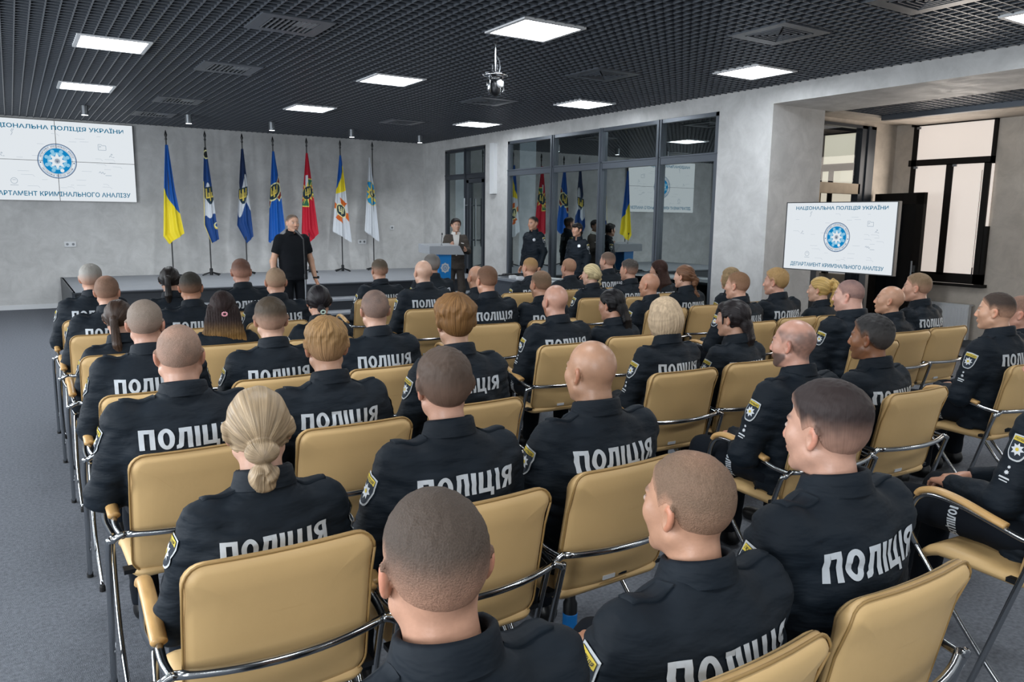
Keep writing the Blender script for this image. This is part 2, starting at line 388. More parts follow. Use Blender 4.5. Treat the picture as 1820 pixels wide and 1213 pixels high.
def glazing(name, y0, y1, z0, z1, muls, trans, x, gm, fm, split=True):
    """glazed wall in a plane of constant x; each pane its own part"""
    muls = tuple(sorted(muls)); w = empty(name, (x, (y0+y1)/2, z0), kind='structure'); oy = (y0+y1)/2
    f = MB(); t = 0.045
    f.box((-t, y0-oy, 0), (t, y0-oy+.06, z1-z0)).box((-t, y1-oy-.06, 0), (t, y1-oy, z1-z0))
    f.box((-t, y0-oy, z1-z0-.05), (t, y1-oy, z1-z0)).box((-t, y0-oy, 0), (t, y1-oy, .07))
    f.build('frame', fm, w)
    for my in muls:
        MB().box((-t-.015, my-oy-.045, 0), (t, my-oy+.045, z1-z0)).box((-t-.03, my-oy-.012, 0), (-t, my-oy+.012, z1-z0)).build('mullion', fm, w)
    if trans:
        MB().box((-t-.005, y0-oy, trans[0]-z0), (t, y1-oy, trans[1]-z0)).box((-t-.015, y0-oy, trans[1]-z0-.02), (-t, y1-oy, trans[1]-z0-.005)).build('transom', fm, w)
    ys = [y0]+list(muls)+[y1]; zs = [z0, z1] if not trans else [z0, (trans[0]+trans[1])/2, z1]
    for i in range(len(ys)-1):
        for j in range(len(zs)-1):
            MB().box((-.006, ys[i]-oy, zs[j]-z0), (.006, ys[i+1]-oy, zs[j+1]-z0)).build('pane', gm, w)
    return w
glazing('window_1', 7.15, 12.2, 0, 3.03, (10.8, 9.52, 8.24), (2.415, 2.525), XW+.05, M['glass'], M['frame_grey'])
# glazed door beside the stage
d1 = glazing('door_1', 12.99, 14.64, 0.533, 3.01, (13.77,), (2.42, 2.52), XW+.05, M['glass'], M['frame'])
oy, oz = (12.99+14.64)/2, 0.533
MB().box((-.06, 12.99-oy+.05, 0), (.03, 12.99-oy+.12, 1.86)).box((-.06, 13.62-oy, 0), (.03, 13.7-oy, 1.86)).box((-.06, 12.99-oy+.05, 1.8), (.03, 13.7-oy, 1.88)).box((-.06, 12.99-oy+.05, 0), (.03, 13.7-oy, .1)).build('leaf_frame', M['frame'], d1)
for yy in (13.66, 13.42):
    h = MB().tube([(-.13, yy-oy, .55), (-.13, yy-oy, 1.5)], .014)
    for zz in (.68, 1.36): h.tube([(-.13, yy-oy, zz), (-.03, yy-oy, zz)], .012)
    h.build('handle', M['metal_grey'] if yy > 13.5 else M['frame'], d1)
# alcove window with roller blinds
w2 = empty('window_2', (10.80, 5.82, 0.85), kind='structure')
f = MB()
def fb(y0, y1, z0, z1, d=.05): f.box((-.02, y0-5.82, z0-.85), (d, y1-5.82, z1-.85))
fb(5.26, 5.295, 2.43, 3.06); fb(5.285, 5.365, .85, 2.45); fb(5.24, 5.29, .85, 1.62); fb(6.29, 6.36, .85, 3.06); fb(5.26, 6.40, 2.985, 3.06); fb(5.24, 6.40, .85, .98); fb(5.26, 6.40, 2.44, 2.525); fb(5.765, 5.86, .95, 2.45)
f.build('frame', M['black_frame'], w2)
MB().box((-.10, -.62, -.04), (.05, .62, .0)).build('sill', M['black_frame'], w2)
for y0, y1, z0, z1 in ((5.285, 6.3, 2.52, 2.985), (5.85, 6.3, .97, 2.44), (5.355, 5.78, .97, 2.44)):
    bl = MB().box((-.005, y0-5.82, z0-.85), (.012, y1-5.82, z1-.85)).build('blind', M['blind'], w2)
MB().box((.01, 5.25-5.82, .77), (.02, 5.287-5.82, 1.58)).build('light_gap', M['blind'], w2)
MB().tube([(-.025, -.44, .2), (-.025, -.44, 1.5)], .003, 6).box((-.03, -.446, .1), (-.02, -.434, .22)).build('pull_cord', M['darkplastic'], w2)
for yy, zz in ((6.28, 2.965), (6.28, 2.425), (5.74, 2.43)):
    MB().box((-.035, yy-5.84, zz-.87), (-.015, yy-5.79, zz-.84)).build('blind_clip', M['metal_grey'], w2)
# further window, seen through the partition
w3 = empty('window_3', (10.80, 7.53, 0.85), kind='structure')
f = MB()
for y0, y1, z0, z1 in ((7.18, 7.26, .85, 3.06), (7.8, 7.9, .85, 3.06), (7.18, 7.9, 2.98, 3.08), (7.18, 7.9, 2.43, 2.54), (7.6, 7.68, .85, 2.5)):
    f.box((-.02, y0-7.53, z0-.85), (.05, y1-7.53, z1-.85))
f.build('frame', M['black_frame'], w3)
for y0, y1, z0, z1 in ((7.2, 7.82, 2.5, 3.0), (7.2, 7.82, .9, 2.45)):
    MB().box((.0, y0-7.53, z0-.85), (.012, y1-7.53, z1-.85)).build('blind', M['blind2'], w3)
# partition frame of the alcove
p = MB()
for x0, x1, z0, z1 in ((9.98, 10.3, 0, 2.97), (8.7, 8.8, 0, 2.97), (8.7, 10.3, 2.93, 2.97)): p.box((x0, 6.62, z0), (x1, 6.72, z1))
p.box((10.10, 6.60, 0), (10.16, 6.63, 2.97))
pp = p.build('window_4', M['frame']); pp['kind'] = 'structure'
MB().box((8.8, 6.665, 2.2), (9.98, 6.675, 2.88)).build('pane', M['clear'], pp)
dr = empty('door_2', (10.0, 6.6, 0), kind='structure')
q = MB().box((-1.2, .02, 2.04), (.02, .14, 2.18)).box((-1.2, .02, 0), (-.85, .14, 2.04)); q.build('wooden_frame', mat('pale_wood', '#b09a7c', 0.5, noise=(8, .12)), dr)
# door leaf standing ajar
ang = math.atan2(5.75-6.62, 10.12-10.40)
lf = MB(); L = 0.92
for x0, x1, z0, z1 in ((0, .13, 0, 2.05), (L-.13, L, 0, 2.05), (0, L, 1.9, 2.05), (0, L, 0, .2)): lf.box((x0, -.025, z0), (x1, .025, z1))
leaf = lf.build('leaf', M['black_frame'], dr); leaf.location = (.40, .0, 0); leaf.rotation_euler = (0, 0, ang)
gl = MB().box((.13, -.006, .2), (L-.13, .006, 1.9)).build('leaf_pane', mat('dark_door_glass', '#0c0e10', 0.15), dr); gl.location = leaf.location; gl.rotation_euler = leaf.rotation_euler
h = MB().tube([(L-.07, -.07, .95), (L-.07, -.07, 1.15)], .012).box((L-.09, -.04, 1.0), (L-.05, -.02, 1.09)).build('handle', M['metal_grey'], dr); h.location = leaf.location; h.rotation_euler = leaf.rotation_euler
# radiator
rd = empty('radiator', (10.74, 5.8, 0.1), label='white panel radiator on the wall under the dark framed window', cat='radiator')
b = MB().box((-.04, -.47, 0), (.03, .47, .46))
for i in range(22): b.box((-.046, -.46+i*.042, .03), (-.04, -.44+i*.042, .43))
b.build('panel', M['white'], rd)
MB().box((-.05, -.48, .455), (.06, .48, .475)).build('top_grille', M['white'], rd)
MB().tube([(0, .3, 0), (0, .3, -.1)], .012).tube([(0, .36, 0), (0, .36, -.1)], .012).build('pipe', M['white'], rd)

# ------------------------------------------------------------------ ceiling fittings
def ceiling_light(x, y, label):
    t = empty('ceiling_light', (x, y, ZC), 0, label, 'ceiling light', 'square ceiling panels')
    fr = MB()
    for a, c in (((-.31, -.31, -.012), (.31, -.275, .03)), ((-.31, .275, -.012), (.31, .31, .03)), ((-.31, -.275, -.012), (-.275, .275, .03)), ((.275, -.275, -.012), (.31, .275, .03))): fr.box(a, c)
    fr.build('frame', M['white'], t)
    MB().box((-.275, -.275, -.002), (.275, .275, .01)).build('diffuser', M['panel'], t)
for x, y, l in ((0.93, 8.46, 'square white light panel above the left seats, nearer of the left pair'), (0.93, 11.46, 'square white light panel near the big screen, farther of the left pair'),
    (3.86, 5.69, 'largest square light panel, beside the hanging camera'), (3.86, 8.66, 'square light panel beyond the hanging camera, second of the middle row'), (3.87, 11.63, 'square light panel above the speaker, farthest of the middle row'),
    (6.83, 5.86, 'square light panel by the grey pillar on the right side'), (6.83, 8.81, 'square light panel over the glazed wall, second of the right row'), (6.83, 11.77, 'square light panel near the stage corner, farthest of the right row'),
    (6.83, 2.95, 'square light panel cut by the right edge of the picture')): ceiling_light(x, y, l)
def spot(x, y, label):
    t = empty('ceiling_spotlight', (x, y, ZC), 0, label, 'spotlight', 'cylinder spotlights over the stage edge')
    MB().lathe([(.052, 0), (.052, -.135)]).build('housing', M['metal_grey'], t, False)
    MB().lathe([(.045, -.130), (.045, -.1365)]).build('lens', M['spot'], t)
    ld = bpy.data.lights.new('spot_lamp', 'SPOT'); ld.energy = 90; ld.spot_size = 2.3; ld.spot_blend = .7; ld.shadow_soft_size = .05; ld.color = (.93, .97, 1)
    lo = bpy.data.objects.new('spot_lamp', ld); COL.objects.link(lo); lo.location = (x, y, ZC-.15)
for x, y, l in ((1.05, 13.45, 'grey cylinder spotlight above the big screen, leftmost of five'), (2.53, 13.6, 'grey cylinder spotlight above the first two flags'), (3.9, 13.75, 'grey cylinder spotlight above the middle flags, third of five'),
    (5.42, 13.95, 'grey cylinder spotlight above the orange cross flag'), (6.88, 14.1, 'grey cylinder spotlight by the stage door, rightmost of five')): spot(x, y, l)
def vent(x, y, label, style=0):
    t = empty('ceiling_vent', (x, y, ZC), 0, label, 'ceiling vent', 'square ceiling air vents')
    f = MB()
    for a, c in (((-.3, -.3, -.008), (.3, -.2, .02)), ((-.3, .2, -.008), (.3, .3, .02)), ((-.3, -.2, -.008), (-.2, .2, .02)), ((.2, -.2, -.008), (.3, .2, .02))): f.box(a, c)
    f.build('frame', M['grid'], t)
    l = MB()
    if style == 0:
        for i in range(5):
            o, w = .195-.042*i, .012
            for a, c in (((-o, -o, -.012), (o, -o+w, .01)), ((-o, o-w, -.012), (o, o, .01)), ((-o, -o, -.012), (-o+w, o, .01)), ((o-w, -o, -.012), (o, o, .01))): l.box(a, c)
    else:
        for i in range(9): l.box((-.195+i*.045, -.19, -.01), (-.183+i*.045, .19, .02))
        l.box((.02, -.19, -.006), (.195, .0, .0))
    l.build('louvre', M['metal_grey'] if style else M['grid'], t)
    MB().box((-.2, -.2, .03), (.2, .2, .04)).build('duct', M['void'], t)
for x, y, s, l in ((2.09, 6.74, 1, 'slatted ceiling vent left of the hanging camera, nearest of the left row'), (2.12, 9.06, 1, 'slatted ceiling vent, second of the left row'), (2.11, 12.0, 1, 'slatted ceiling vent near the flags, third of the left row'), (2.06, 13.85, 1, 'slatted ceiling vent closest to the stage wall'),
    (5.63, 4.59, 0, 'square ring louvre vent in the ceiling near the right pillar'), (5.63, 3.3, 0, 'square ring louvre vent at the top edge, nearest of the right row'), (5.63, 6.95, 0, 'dark ceiling vent between the right light panels'), (5.64, 9.39, 0, 'dark ceiling vent right below the hanging camera'), (5.67, 12.29, 0, 'dark ceiling vent nearest the lectern end of the stage')): vent(x, y, l, s)
# hanging camera head
pj = empty('ceiling_camera', (3.83, 6.28, ZC), 0, 'motorised camera head with white lens hanging from a chrome ceiling pole', 'camera')
MB().tube([(0, 0, .05), (0, 0, -.26)], .012).build('pole', M['chrome'], pj)
MB().tube([(-.03, 0, -.2), (-.03, 0, -.27)], .006, 6).tube([(.03, .01, -.19), (.03, .01, -.27)], .006, 6).box((-.045, -.03, -.275), (.045, .03, -.262)).build('bracket', M['chrome'], pj)
MB().tube([(.02, 0, -.12), (.045, .0, -.16), (.06, .01, -.21), (.04, .0, -.27)], .006, 6).tube([(.01, .02, -.08), (.03, .03, -.15), (.03, .03, -.27)], .005, 6).tube([(-.03, 0, -.27), (-.08, -.02, -.275), (-.13, -.05, -.285)], .004, 6).build('cable', M['metal_grey'], pj)
MB().lathe([(.0, -.272), (.10, -.278), (.115, -.29), (.10, -.302), (.03, -.306)]).build('base_plate', M['chrome'], pj, True)
yk = MB()
yk.box((-.075, -.02, -.312), (.075, .0, -.298))
for s in (-1, 1):
    yk.tube([(s*.06, 0, -.30), (s*.072, -.01, -.36), (s*.072, -.01, -.42), (s*.055, -.01, -.46)], [.022, .026, .026, .012], 10, flat=.5)
yk.build('yoke', M['chrome'], pj, True)
MB().lathe([(.01, .06), (.04, .05), (.052, .01), (.05, -.04), (.03, -.075), (.005, -.085)], (0, 0, -.39)).build('head', M['darkplastic'], pj, True)
ln = MB().lathe([(.0, .0), (.036, .0), (.034, .03), (.0, .034)], (0, 0, 0)).build('lens', M['white'], pj, True); ln.location = (.012, -.045, -.372); ln.rotation_euler = (math.radians(80), 0, math.radians(25))
# wall lamp
sl = empty('wall_lamp', (XW-.03, 12.63, 2.1), 0, 'tall white box wall lamp on the pier beside the stage door', 'wall lamp')
MB().box((-.05, -.07, 0), (.03, .07, .93)).build('body', M['white'], sl); MB().box((-.04, -.06, -.01), (.02, .06, 0)).build('lens', M['metal_grey'], sl)
for x, z, l in ((.85, 1.11, 'white double wall socket below the big screen'), (6.26, 1.12, 'white wall socket behind the pale flag pole'), (6.95, 1.42, 'small white wall switch right of the flags')):
    s_ = empty('wall_socket', (x, YB-.006, z), 0, l, 'socket')
    w_ = .09 if z < 1.2 else .045
    MB().box((-w_, -.012, -.045), (w_, .006, .045)).build('plate', M['white'], s_)
    for k in ((-.045, .045) if z < 1.2 else (0,)): MB().lathe([(.022, 0), (.022, .004)], (0, 0, 0), 14).build('outlet', M['metal_grey'], s_).matrix_local = Matrix.Translation((k, -.012, 0))@Matrix.Rotation(PI/2, 4, 'X')
# ------------------------------------------------------------------ screens
def ring2(r0, r1, cx, cz, y, n=64, a0=0, a1=2*PI):
    V = []; F = []
    for i in range(n+1):
        a = lerp(a0, a1, i/n); V += [(cx+r0*math.cos(a), y, cz+r0*math.sin(a)), (cx+r1*math.cos(a), y, cz+r1*math.sin(a))]
    for i in range(n): F.append((2*i, 2*i+1, 2*i+3, 2*i+2))
    return V, F
def star_outline(R, r, n, rot=PI/2):
    return [((R if i % 2 == 0 else r)*math.cos(rot+PI*i/n), (R if i % 2 == 0 else r)*math.sin(rot+PI*i/n)) for i in range(2*n)]
def trident(b, cx, cz, s, y, mi):
    """simple three-pronged emblem, height s"""
    w = .09*s
    def bar(x0, z0, x1, z1): b.add([(cx+x0*s, y, cz+z0*s), (cx+x1*s, y, cz+z0*s), (cx+x1*s, y, cz+z1*s), (cx+x0*s, y, cz+z1*s)], [(0, 1, 2, 3)], mi)
    bar(-.045, -.5, .045, .5); bar(-.36, -.2, -.27, .5); bar(.27, -.2, .36, .5); bar(-.36, -.26, .36, -.17); bar(-.16, -.2, -.09, .12); bar(.09, -.2, .16, .12)
    bar(-.3, .05, -.12, .12); bar(.12, .05, .3, .12); bar(-.12, -.4, .12, -.33)
def slide(parent, W, H, tw, th, title_z, sub_z, sub_w, er):
    """slide content on the plane y=0 facing -y, centre at the origin"""
    b = MB(); b.add(*text_fit('НАЦІОНАЛЬНА ПОЛІЦІЯ УКРАЇНИ', 0.01*W, title_z, tw, th, 0.02, -.004)); b.build('title_lettering', M['scr_txt'], parent)
    b = MB(); b.add(*text_fit('ДЕПАРТАМЕНТ КРИМІНАЛЬНОГО АНАЛІЗУ', 0.0, sub_z, sub_w, th*.92, 0.018, -.004)); b.build('subtitle_lettering', M['scr_txt'], parent)
    e = MB(); ms = [M['scr'], M['scr_navy'], M['scr_blue'], M['scr_pale'], M['scr_grey']]
    e.add(*ring2(er*.965, er, 0, 0, -.004), 1); e.add(*ring2(er*.93, er*.95, 0, 0, -.004), 2); e.add(*ring2(er*.76, er*.775, 0, 0, -.004), 1)
    e.add(*ring2(0, er*.73, 0, 0, -.004, 48), 2); e.add(*ring2(er*.34, er*.5, 0, 0, -.0045, 48), 3); e.add(*ring2(er*.42, er*.6, 0, 0, -.0043, 48), 2)
    for k in range(8):
        a = PI/8+k*PI/4; e.add(*ring2(0, er*.105, er*.58*math.cos(a), er*.58*math.sin(a), -.005, 14), 3 if k != 6 else 0)
    def fanp(out, y, mi):
        e.add([(0, y, 0)]+[(x, y, z) for x, z in out], [(0, 1+i, 1+(i+1) % len(out)) for i in range(len(out))], mi)
    fanp(star_outline(er*.47, er*.27, 8), -.0055, 0)
    e.add(*ring2(0, er*.15, 0, 0, -.006, 24), 4); trident(e, 0, 0, er*.2, -.0065, 1)
    e.build('emblem', ms, parent)
    rt = MB()
    def ringtext(s, a_mid, r, h, inward):
        span = len(s)*h*.82/r
        for i, ch in enumerate(s):
            if ch == ' ': continue
            V, F = text_fit(ch, 0, 0, None, h, .01, 0)
            t = (i+.5)/len(s)-.5
            a = a_mid-span*t if not inward else a_mid+span*t
            rot = a-PI/2 if not inward else a+PI/2
            c, s_ = math.cos(rot), math.sin(rot)
            X = V[:, 0]*c-V[:, 2]*s_+r*math.cos(a); Z = V[:, 0]*s_+V[:, 2]*c+r*math.sin(a)
            rt.add(np.stack([X, np.full(len(X), -.0045), Z], 1), F)
    ringtext('ДЕПАРТАМЕНТ КРИМІНАЛЬНОГО АНАЛІЗУ', PI/2, er*.855, er*.085, False)
    ringtext('НАЦІОНАЛЬНА ПОЛІЦІЯ УКРАЇНИ', -PI/2, er*.855, er*.085, True)
    for s in (-1, 1): rt.add(*ring2(0, er*.035, s*er*.85, -er*.1, -.0045, 12))
    rt.build('emblem_text', M['scr_navy'], parent)
    # faint line icons and circuit lines of the slide background
    ic = MB(); u = W/12
    def seg(x0, z0, x1, z1, w=.0045):
        w *= W/1.2; dx, dz = x1-x0, z1-z0; L = math.hypot(dx, dz) or 1; nx, nz = -dz/L*w/2, dx/L*w/2
        ic.add([(x0+nx, -.003, z0+nz), (x1+nx, -.003, z1+nz), (x1-nx, -.003, z1-nz), (x0-nx, -.003, z0-nz)], [(0, 1, 2, 3)])
    def poly(pts, ox, oz, s, close=False, w=.0045):
        q = [(ox+x*s, oz+z*s) for x, z in pts]
        for i in range(len(q)-(0 if close else 1)): seg(*q[i], *q[(i+1) % len(q)], w)
    poly([(-.5, -.4), (.5, -.4), (.5, .25), (0, .25), (-.1, .4), (-.5, .4)], .29*W, .2*H, u*.6, True); poly([(-.3, -.1), (-.3, .2), (-.1, .05)], .29*W, .2*H, u*.6)
    poly([(.1, .6), (-.1, .2), (.1, 0), (-.15, -.5)], -.26*W, .33*H, u*.5); poly([(.3, .6), (.1, .2)], -.26*W, .33*H, u*.5)
    for cx, cz in ((-.33, .06), (.35, .1)):
        poly([(-.4, -.3), (-.2, 0), (0, -.3)], cx*W, cz*H, u*.5); poly([(-.2, .3), (0, .5), (.2, .3), (0, .1)], cx*W, cz*H, u*.3, True); poly([(.1, -.3), (.4, -.3)], cx*W, cz*H, u*.5)
    poly([(-.5, 0), (-.3, .25), (-.1, -.1), (.1, .2), (.3, -.2), (.5, 0)], .28*W, -.13*H, u*.5); seg(.3*W, -.16*H, .34*W, -.16*H)
    poly([(math.cos(k*PI/6), math.sin(k*PI/6)) for k in range(12)], -.27*W, -.26*H, u*.24, True); poly([(-1.2, -1.5), (1.2, -1.5)], -.27*W, -.26*H, u*.24); poly([(-.5, .3), (.5, .3)], -.27*W, -.26*H, u*.24)
    rnd = random.Random(3)
    for k in range(34):
        x = rnd.uniform(-.44, .38)*W; z = rnd.uniform(-.34, .34)*H
        if math.hypot(x, z) < er*1.25: continue
        l = rnd.uniform(.02, .07)*W; seg(x, z, x+l, z, .002)
        if rnd.random() < .5: seg(x+l, z, x+l+.012*W, z-.012*W, .002)
    ic.build('slide_icons', M['scr_grey'], parent)
vw = empty('video_wall', (.75, YB-.06, 2.525), 0, 'big four-panel video wall with white police slide on the stage wall', 'screen')
for sx in (-1, 1):
    for sz in (-1, 1):
        MB().box((sx*.6-.6, -.0, sz*.3355-.334), (sx*.6+.598, .05, sz*.3355+.334), 1).box((sx*.6-.597, -.002, sz*.3355-.332), (sx*.6+.595, .001, sz*.3355+.332), 0).build('screen_panel', [M['scr'], M['darkplastic']], vw)
MB().box((-1.2, .02, -.66), (1.2, .055, .66)).build('mount', M['darkplastic'], vw)
slide(vw, 2.4, 1.34, 2.05, .105, .555, -.56, 2.2, .292)
tv = empty('television', (6.99, 4.83, 1.5), -PI/2, 'television on a stand by the pillar showing the white police slide', 'television')
MB().box((-.625, .002, -.352), (.625, .05, .352)).build('casing', M['darkplastic'], tv)
fr = MB()
for a, c in (((-.625, -.006, .343), (.625, .006, .352)), ((-.625, -.006, -.352), (.625, .006, -.343)), ((-.625, -.006, -.343), (-.616, .006, .343)), ((.616, -.006, -.343), (.625, .006, .343))): fr.box(a, c)
fr.build('bezel', mat('bezel_grey', '#303336', .5), tv)
MB().box((-.616, -.001, -.343), (.616, .003, .343)).build('screen', M['scr'], tv)
slide(tv, 1.232, .686, 1.03, .052, .292, -.292, 1.06, .148)
ts = empty('television_stand', (6.99, 4.83, 0), -PI/2, 'dark steel stand with two posts carrying the television', 'stand')
for s in (-.28, .28): MB().box((s-.035, .052, .08), (s+.035, .10, 1.7)).build('post', M['darkplastic'], ts)
MB().box((-.32, .052, 1.45), (.32, .09, 1.53)).box((-.32, .052, .5), (.32, .09, .56)).build('crossbar', M['darkplastic'], ts)
for s in (-.28, .28): MB().box((s-.03, -.3, .03), (s+.03, .4, .08)).build('foot', M['darkplastic'], ts)
# ------------------------------------------------------------------ flags
FC = {k: np.array(hexc(v)) for k, v in dict(blue='#0a55a8', yel='#e3cf28', navy='#10284f', white='#c9ced4', red='#b5122c', rb='#7c2a1c', gold='#d8c25a', green='#2f6b4c', orange='#c8601e', cyan='#1690c4', dark='#12303e', pale='#e6e2a8', mid='#12407f', black='#15181c').items()}
mflag = mat('flag_satin', '#ffffff', 0.6, spec=0.4, attr='Col', bump=(40, .05))
def tri(px, pz, s):
    """mask of the three-pronged emblem"""
    x, z = px/s, pz/s; m = (np.abs(x) < .07) & (np.abs(z) < .5)
    m |= (np.abs(np.abs(x)-.33) < .07) & (z > -.25) & (z < .5); m |= (np.abs(z+.22) < .06) & (np.abs(x) < .38); m |= (np.abs(np.abs(x)-.15) < .04) & (z > -.2) & (z < .15); return m
def starmask(x, z, R, n=8, inner=.5):
    a = np.arctan2(z, x); r = np.hypot(x, z); f = np.abs(((a*n/(2*PI)) % 1)*2-1)
    return r < R*(inner+(1-inner)*f**1.5)
def shield(x, z, s): return (np.abs(x) < .42*s*np.clip(1.0-np.maximum(0, -(z/s)-.1)*1.5, 0, 1)) & (z < .5*s) & (z > -.62*s)
def cross4(x, z, R, rot=0, w=.35):
    a = np.arctan2(z, x)+rot; r = np.hypot(x, z); k = np.abs(((a/(PI/2)+.5) % 1)-.5)*PI/2
    return (r < R/np.cos(k)*.95) & (r > .2*R) & (k < w)
def flag_color(kind, u, v, x, z):
    """u across, v down the cloth; x, z metres on the flattened cloth"""
    c = np.zeros((len(u), 3)); S = lambda m, k: c.__setitem__(m, FC[k])
    one = np.ones(len(u), bool)
    if kind == 0: S(one, 'blue'); S(v > .43+.34*u, 'yel')
    elif kind == 1:
        S(one, 'mid'); S(v < .08, 'black'); S((v > .4+.03*np.sin(u*9)) & (v < .73-.02*np.sin(u*9)), 'white')
        q = (x-.05, z-.0); S(shield(x-.04, z, .26), 'dark'); S(tri(x-.04, z, .21), 'gold'); S((np.abs(v-.88) < .055) & (np.hypot(x-.12, z+.53) < .07), 'gold'); S(np.hypot(x-.12, z+.53) < .048, 'pale'); S(np.hypot(x-.12, z+.53) < .03, 'mid')
        S(np.hypot(x-.02, z-.66) < .075, 'pale'); S(np.hypot(x-.02, z-.66) < .055, 'black'); S((u < .06) & (v > .35), 'gold')
    elif kind == 2:
        S(one, 'navy'); S(v > .5, 'mid'); S((v > .4+.08*np.sin(u*6)-.04) & (v < .66+.07*np.sin(u*7)), 'white'); S(shield(x+.01, z-.0, .24), 'dark'); S(tri(x+.01, z, .2), 'gold')
    elif kind == 3:
        S(one, 'blue'); m = cross4(x+.02, z-.05, .26, PI/4*.0+.78, .36); S(m, 'pale'); S(cross4(x+.02, z-.05, .235, .78, .31), 'rb')
        S(np.hypot(x+.02, z-.05) < .155, 'pale'); S(np.hypot(x+.02, z-.05) < .13, 'dark'); S(tri(x+.02, z-.05, .19), 'gold')
    elif kind == 4:
        S(one, 'red'); S(cross4(x, z-.06, .26, .35, .42), 'gold'); S(cross4(x, z-.06, .24, .35, .37), 'green'); S((np.abs(x+.02) < .03) & (z > .1) & (z < .38), 'white')
        S(starmask(x, z-.06, .2, 12), 'gold'); S(np.hypot(x, z-.06) < .115, 'dark'); S(tri(x, z-.06, .15), 'gold')
    elif kind == 5:
        S(one, 'white'); S(v < .5-.1*u, 'yel'); S(v < .42-.34*u+.02, 'blue'); S(cross4(x, z+.27, .235, .0+.25, .38), 'orange'); S(np.hypot(x, z+.27) < .125, 'pale'); S(np.hypot(x, z+.27) < .105, 'dark'); S(tri(x, z+.27, .14), 'pale')
    else:
        S(one, 'white'); e = np.hypot(x/.155, (z-.08)/.235); S(e < 1.0, 'gold'); S(e < .94, 'cyan'); S(starmask(x-.02, (z-.08)*.8, .17, 8, .35), 'gold'); S(np.hypot(x-.03, z-.08) < .06, 'dark'); S(tri(x-.03, z-.08, .1), 'pale')
    return c
def flag(i, px, py, Lp, Rp, kind, label, top):
    t = empty('flag', (px, py, .533), 0, label, 'flag', 'flags on poles along the stage wall')
    MB().tube([(0, 0, .01), (0, 0, top-.533)], .012, 8).build('pole', M['darkplastic'], t)
    MB().lathe([(.012, 0), (.022, .02), (.012, .05), (.026, .09), (.014, .14), (.002, .18)], (0, 0, top-.533-.02), 10).build('finial', M['darkplastic'], t, True)
    bs = MB()
    for k in range(4):
        a = k*PI/2+.5; bs.tube([(0, 0, .06), (.11*math.cos(a), .11*math.sin(a), .03), (.2*math.cos(a), .2*math.sin(a), .008)], .012, 8)
    bs.lathe([(.03, 0.004), (.03, .12), (.02, .13)], (0, 0, 0), 12); bs.build('base', M['darkplastic'], t)
    nu, nv = 46, 210
    def side(P, v):
        P = np.array(P, float); L = np.concatenate([[0], np.cumsum(np.abs(np.diff(P[:, 1])))]); L /= L[-1]
        return np.interp(v, L, P[:, 0]), np.interp(v, L, P[:, 1])
    vv = np.linspace(0, 1, nv+1); xl, zl = side(Lp, vv); xr, zr = side(Rp, vv)
    U, Vv = np.meshgrid(np.linspace(0, 1, nu+1), vv)
    X = xl[:, None]*(1-U)+xr[:, None]*U-px; Z = zl[:, None]*(1-U)+zr[:, None]*U-.533
    wid = (xr-xl)[:, None]
    Y = -.03-.10*wid*np.sin(U*PI*3.2+.4*i+Vv*1.5)-.05*wid*np.sin(U*PI*6.5+i)+.02*np.sin(Vv*5+i)*Vv
    X = X+.02*wid*np.cos(U*PI*3.2+i)*np.sin(PI*U)
    # flattened coordinates of the design: centred on the cloth
    sx = (U-.5)*np.maximum(wid, .05)*1.15; szz = (.5-Vv)*1.55
    cols = flag_color(kind, U.ravel(), Vv.ravel(), sx.ravel(), szz.ravel())
    V = np.stack([X, Y, Z], -1).reshape(-1, 3); w = nu+1
    F = [(r*w+c, r*w+c+1, (r+1)*w+c+1, (r+1)*w+c) for r in range(nv) for c in range(nu)]
    mk('flag_cloth', V, F, mflag, None, t, True, cols)
FL = [(2.415, 15.1, [(2.39, 2.86), (2.33, 2.08), (2.27, 1.26), (2.36, 1.12)], [(2.44, 2.86), (2.47, 2.55), (2.52, 2.06), (2.63, 1.31)], 0, 'blue and yellow national flag hanging on a pole, leftmost of seven', 2.96),
 (3.09, 15.2, [(3.06, 2.86), (3.02, 2.3), (2.99, 1.46), (3.11, 1.12)], [(3.10, 2.86), (3.16, 2.28), (3.21, 1.62), (3.25, 1.2)], 1, 'navy flag with white band, trident shield and small round badge', 3.0),
 (3.77, 15.3, [(3.74, 2.88), (3.66, 2.1), (3.60, 1.46), (3.78, 1.11)], [(3.785, 2.88), (3.82, 2.45), (3.88, 1.68), (3.91, 1.25)], 2, 'navy flag with jagged white band and trident shield, third from left', 3.01),
 (4.315, 15.2, [(4.29, 2.86), (4.20, 1.9), (4.16, 1.15), (4.2, 1.12)], [(4.335, 2.86), (4.42, 2.22), (4.50, 1.42), (4.5, 1.40)], 3, 'blue flag with red brown cross emblem behind the speaker', 2.98),
 (4.97, 15.2, [(4.94, 2.86), (4.85, 2.02), (4.82, 1.31), (4.98, 1.13)], [(4.985, 2.86), (5.07, 2.13), (5.13, 1.6), (5.16, 1.30)], 4, 'crimson flag with green and gold cross emblem', 3.0),
 (5.69, 15.3, [(5.66, 2.86), (5.56, 2.0), (5.49, 1.36), (5.5, 1.34)], [(5.70, 2.86), (5.78, 2.16), (5.84, 1.5), (5.87, 1.12)], 5, 'white flag with blue and yellow corner and orange cross', 3.01),
 (6.43, 15.42, [(6.34, 2.86), (6.28, 2.0), (6.22, 1.36), (6.24, 1.33)], [(6.36, 2.86), (6.46, 2.1), (6.50, 1.5), (6.52, 1.13)], 6, 'white flag with cyan oval emblem, rightmost of seven', 3.03)]
for i, (px, py, L, R, k, l, tp) in enumerate(FL): flag(i, px, py, L, R, k, l, tp)
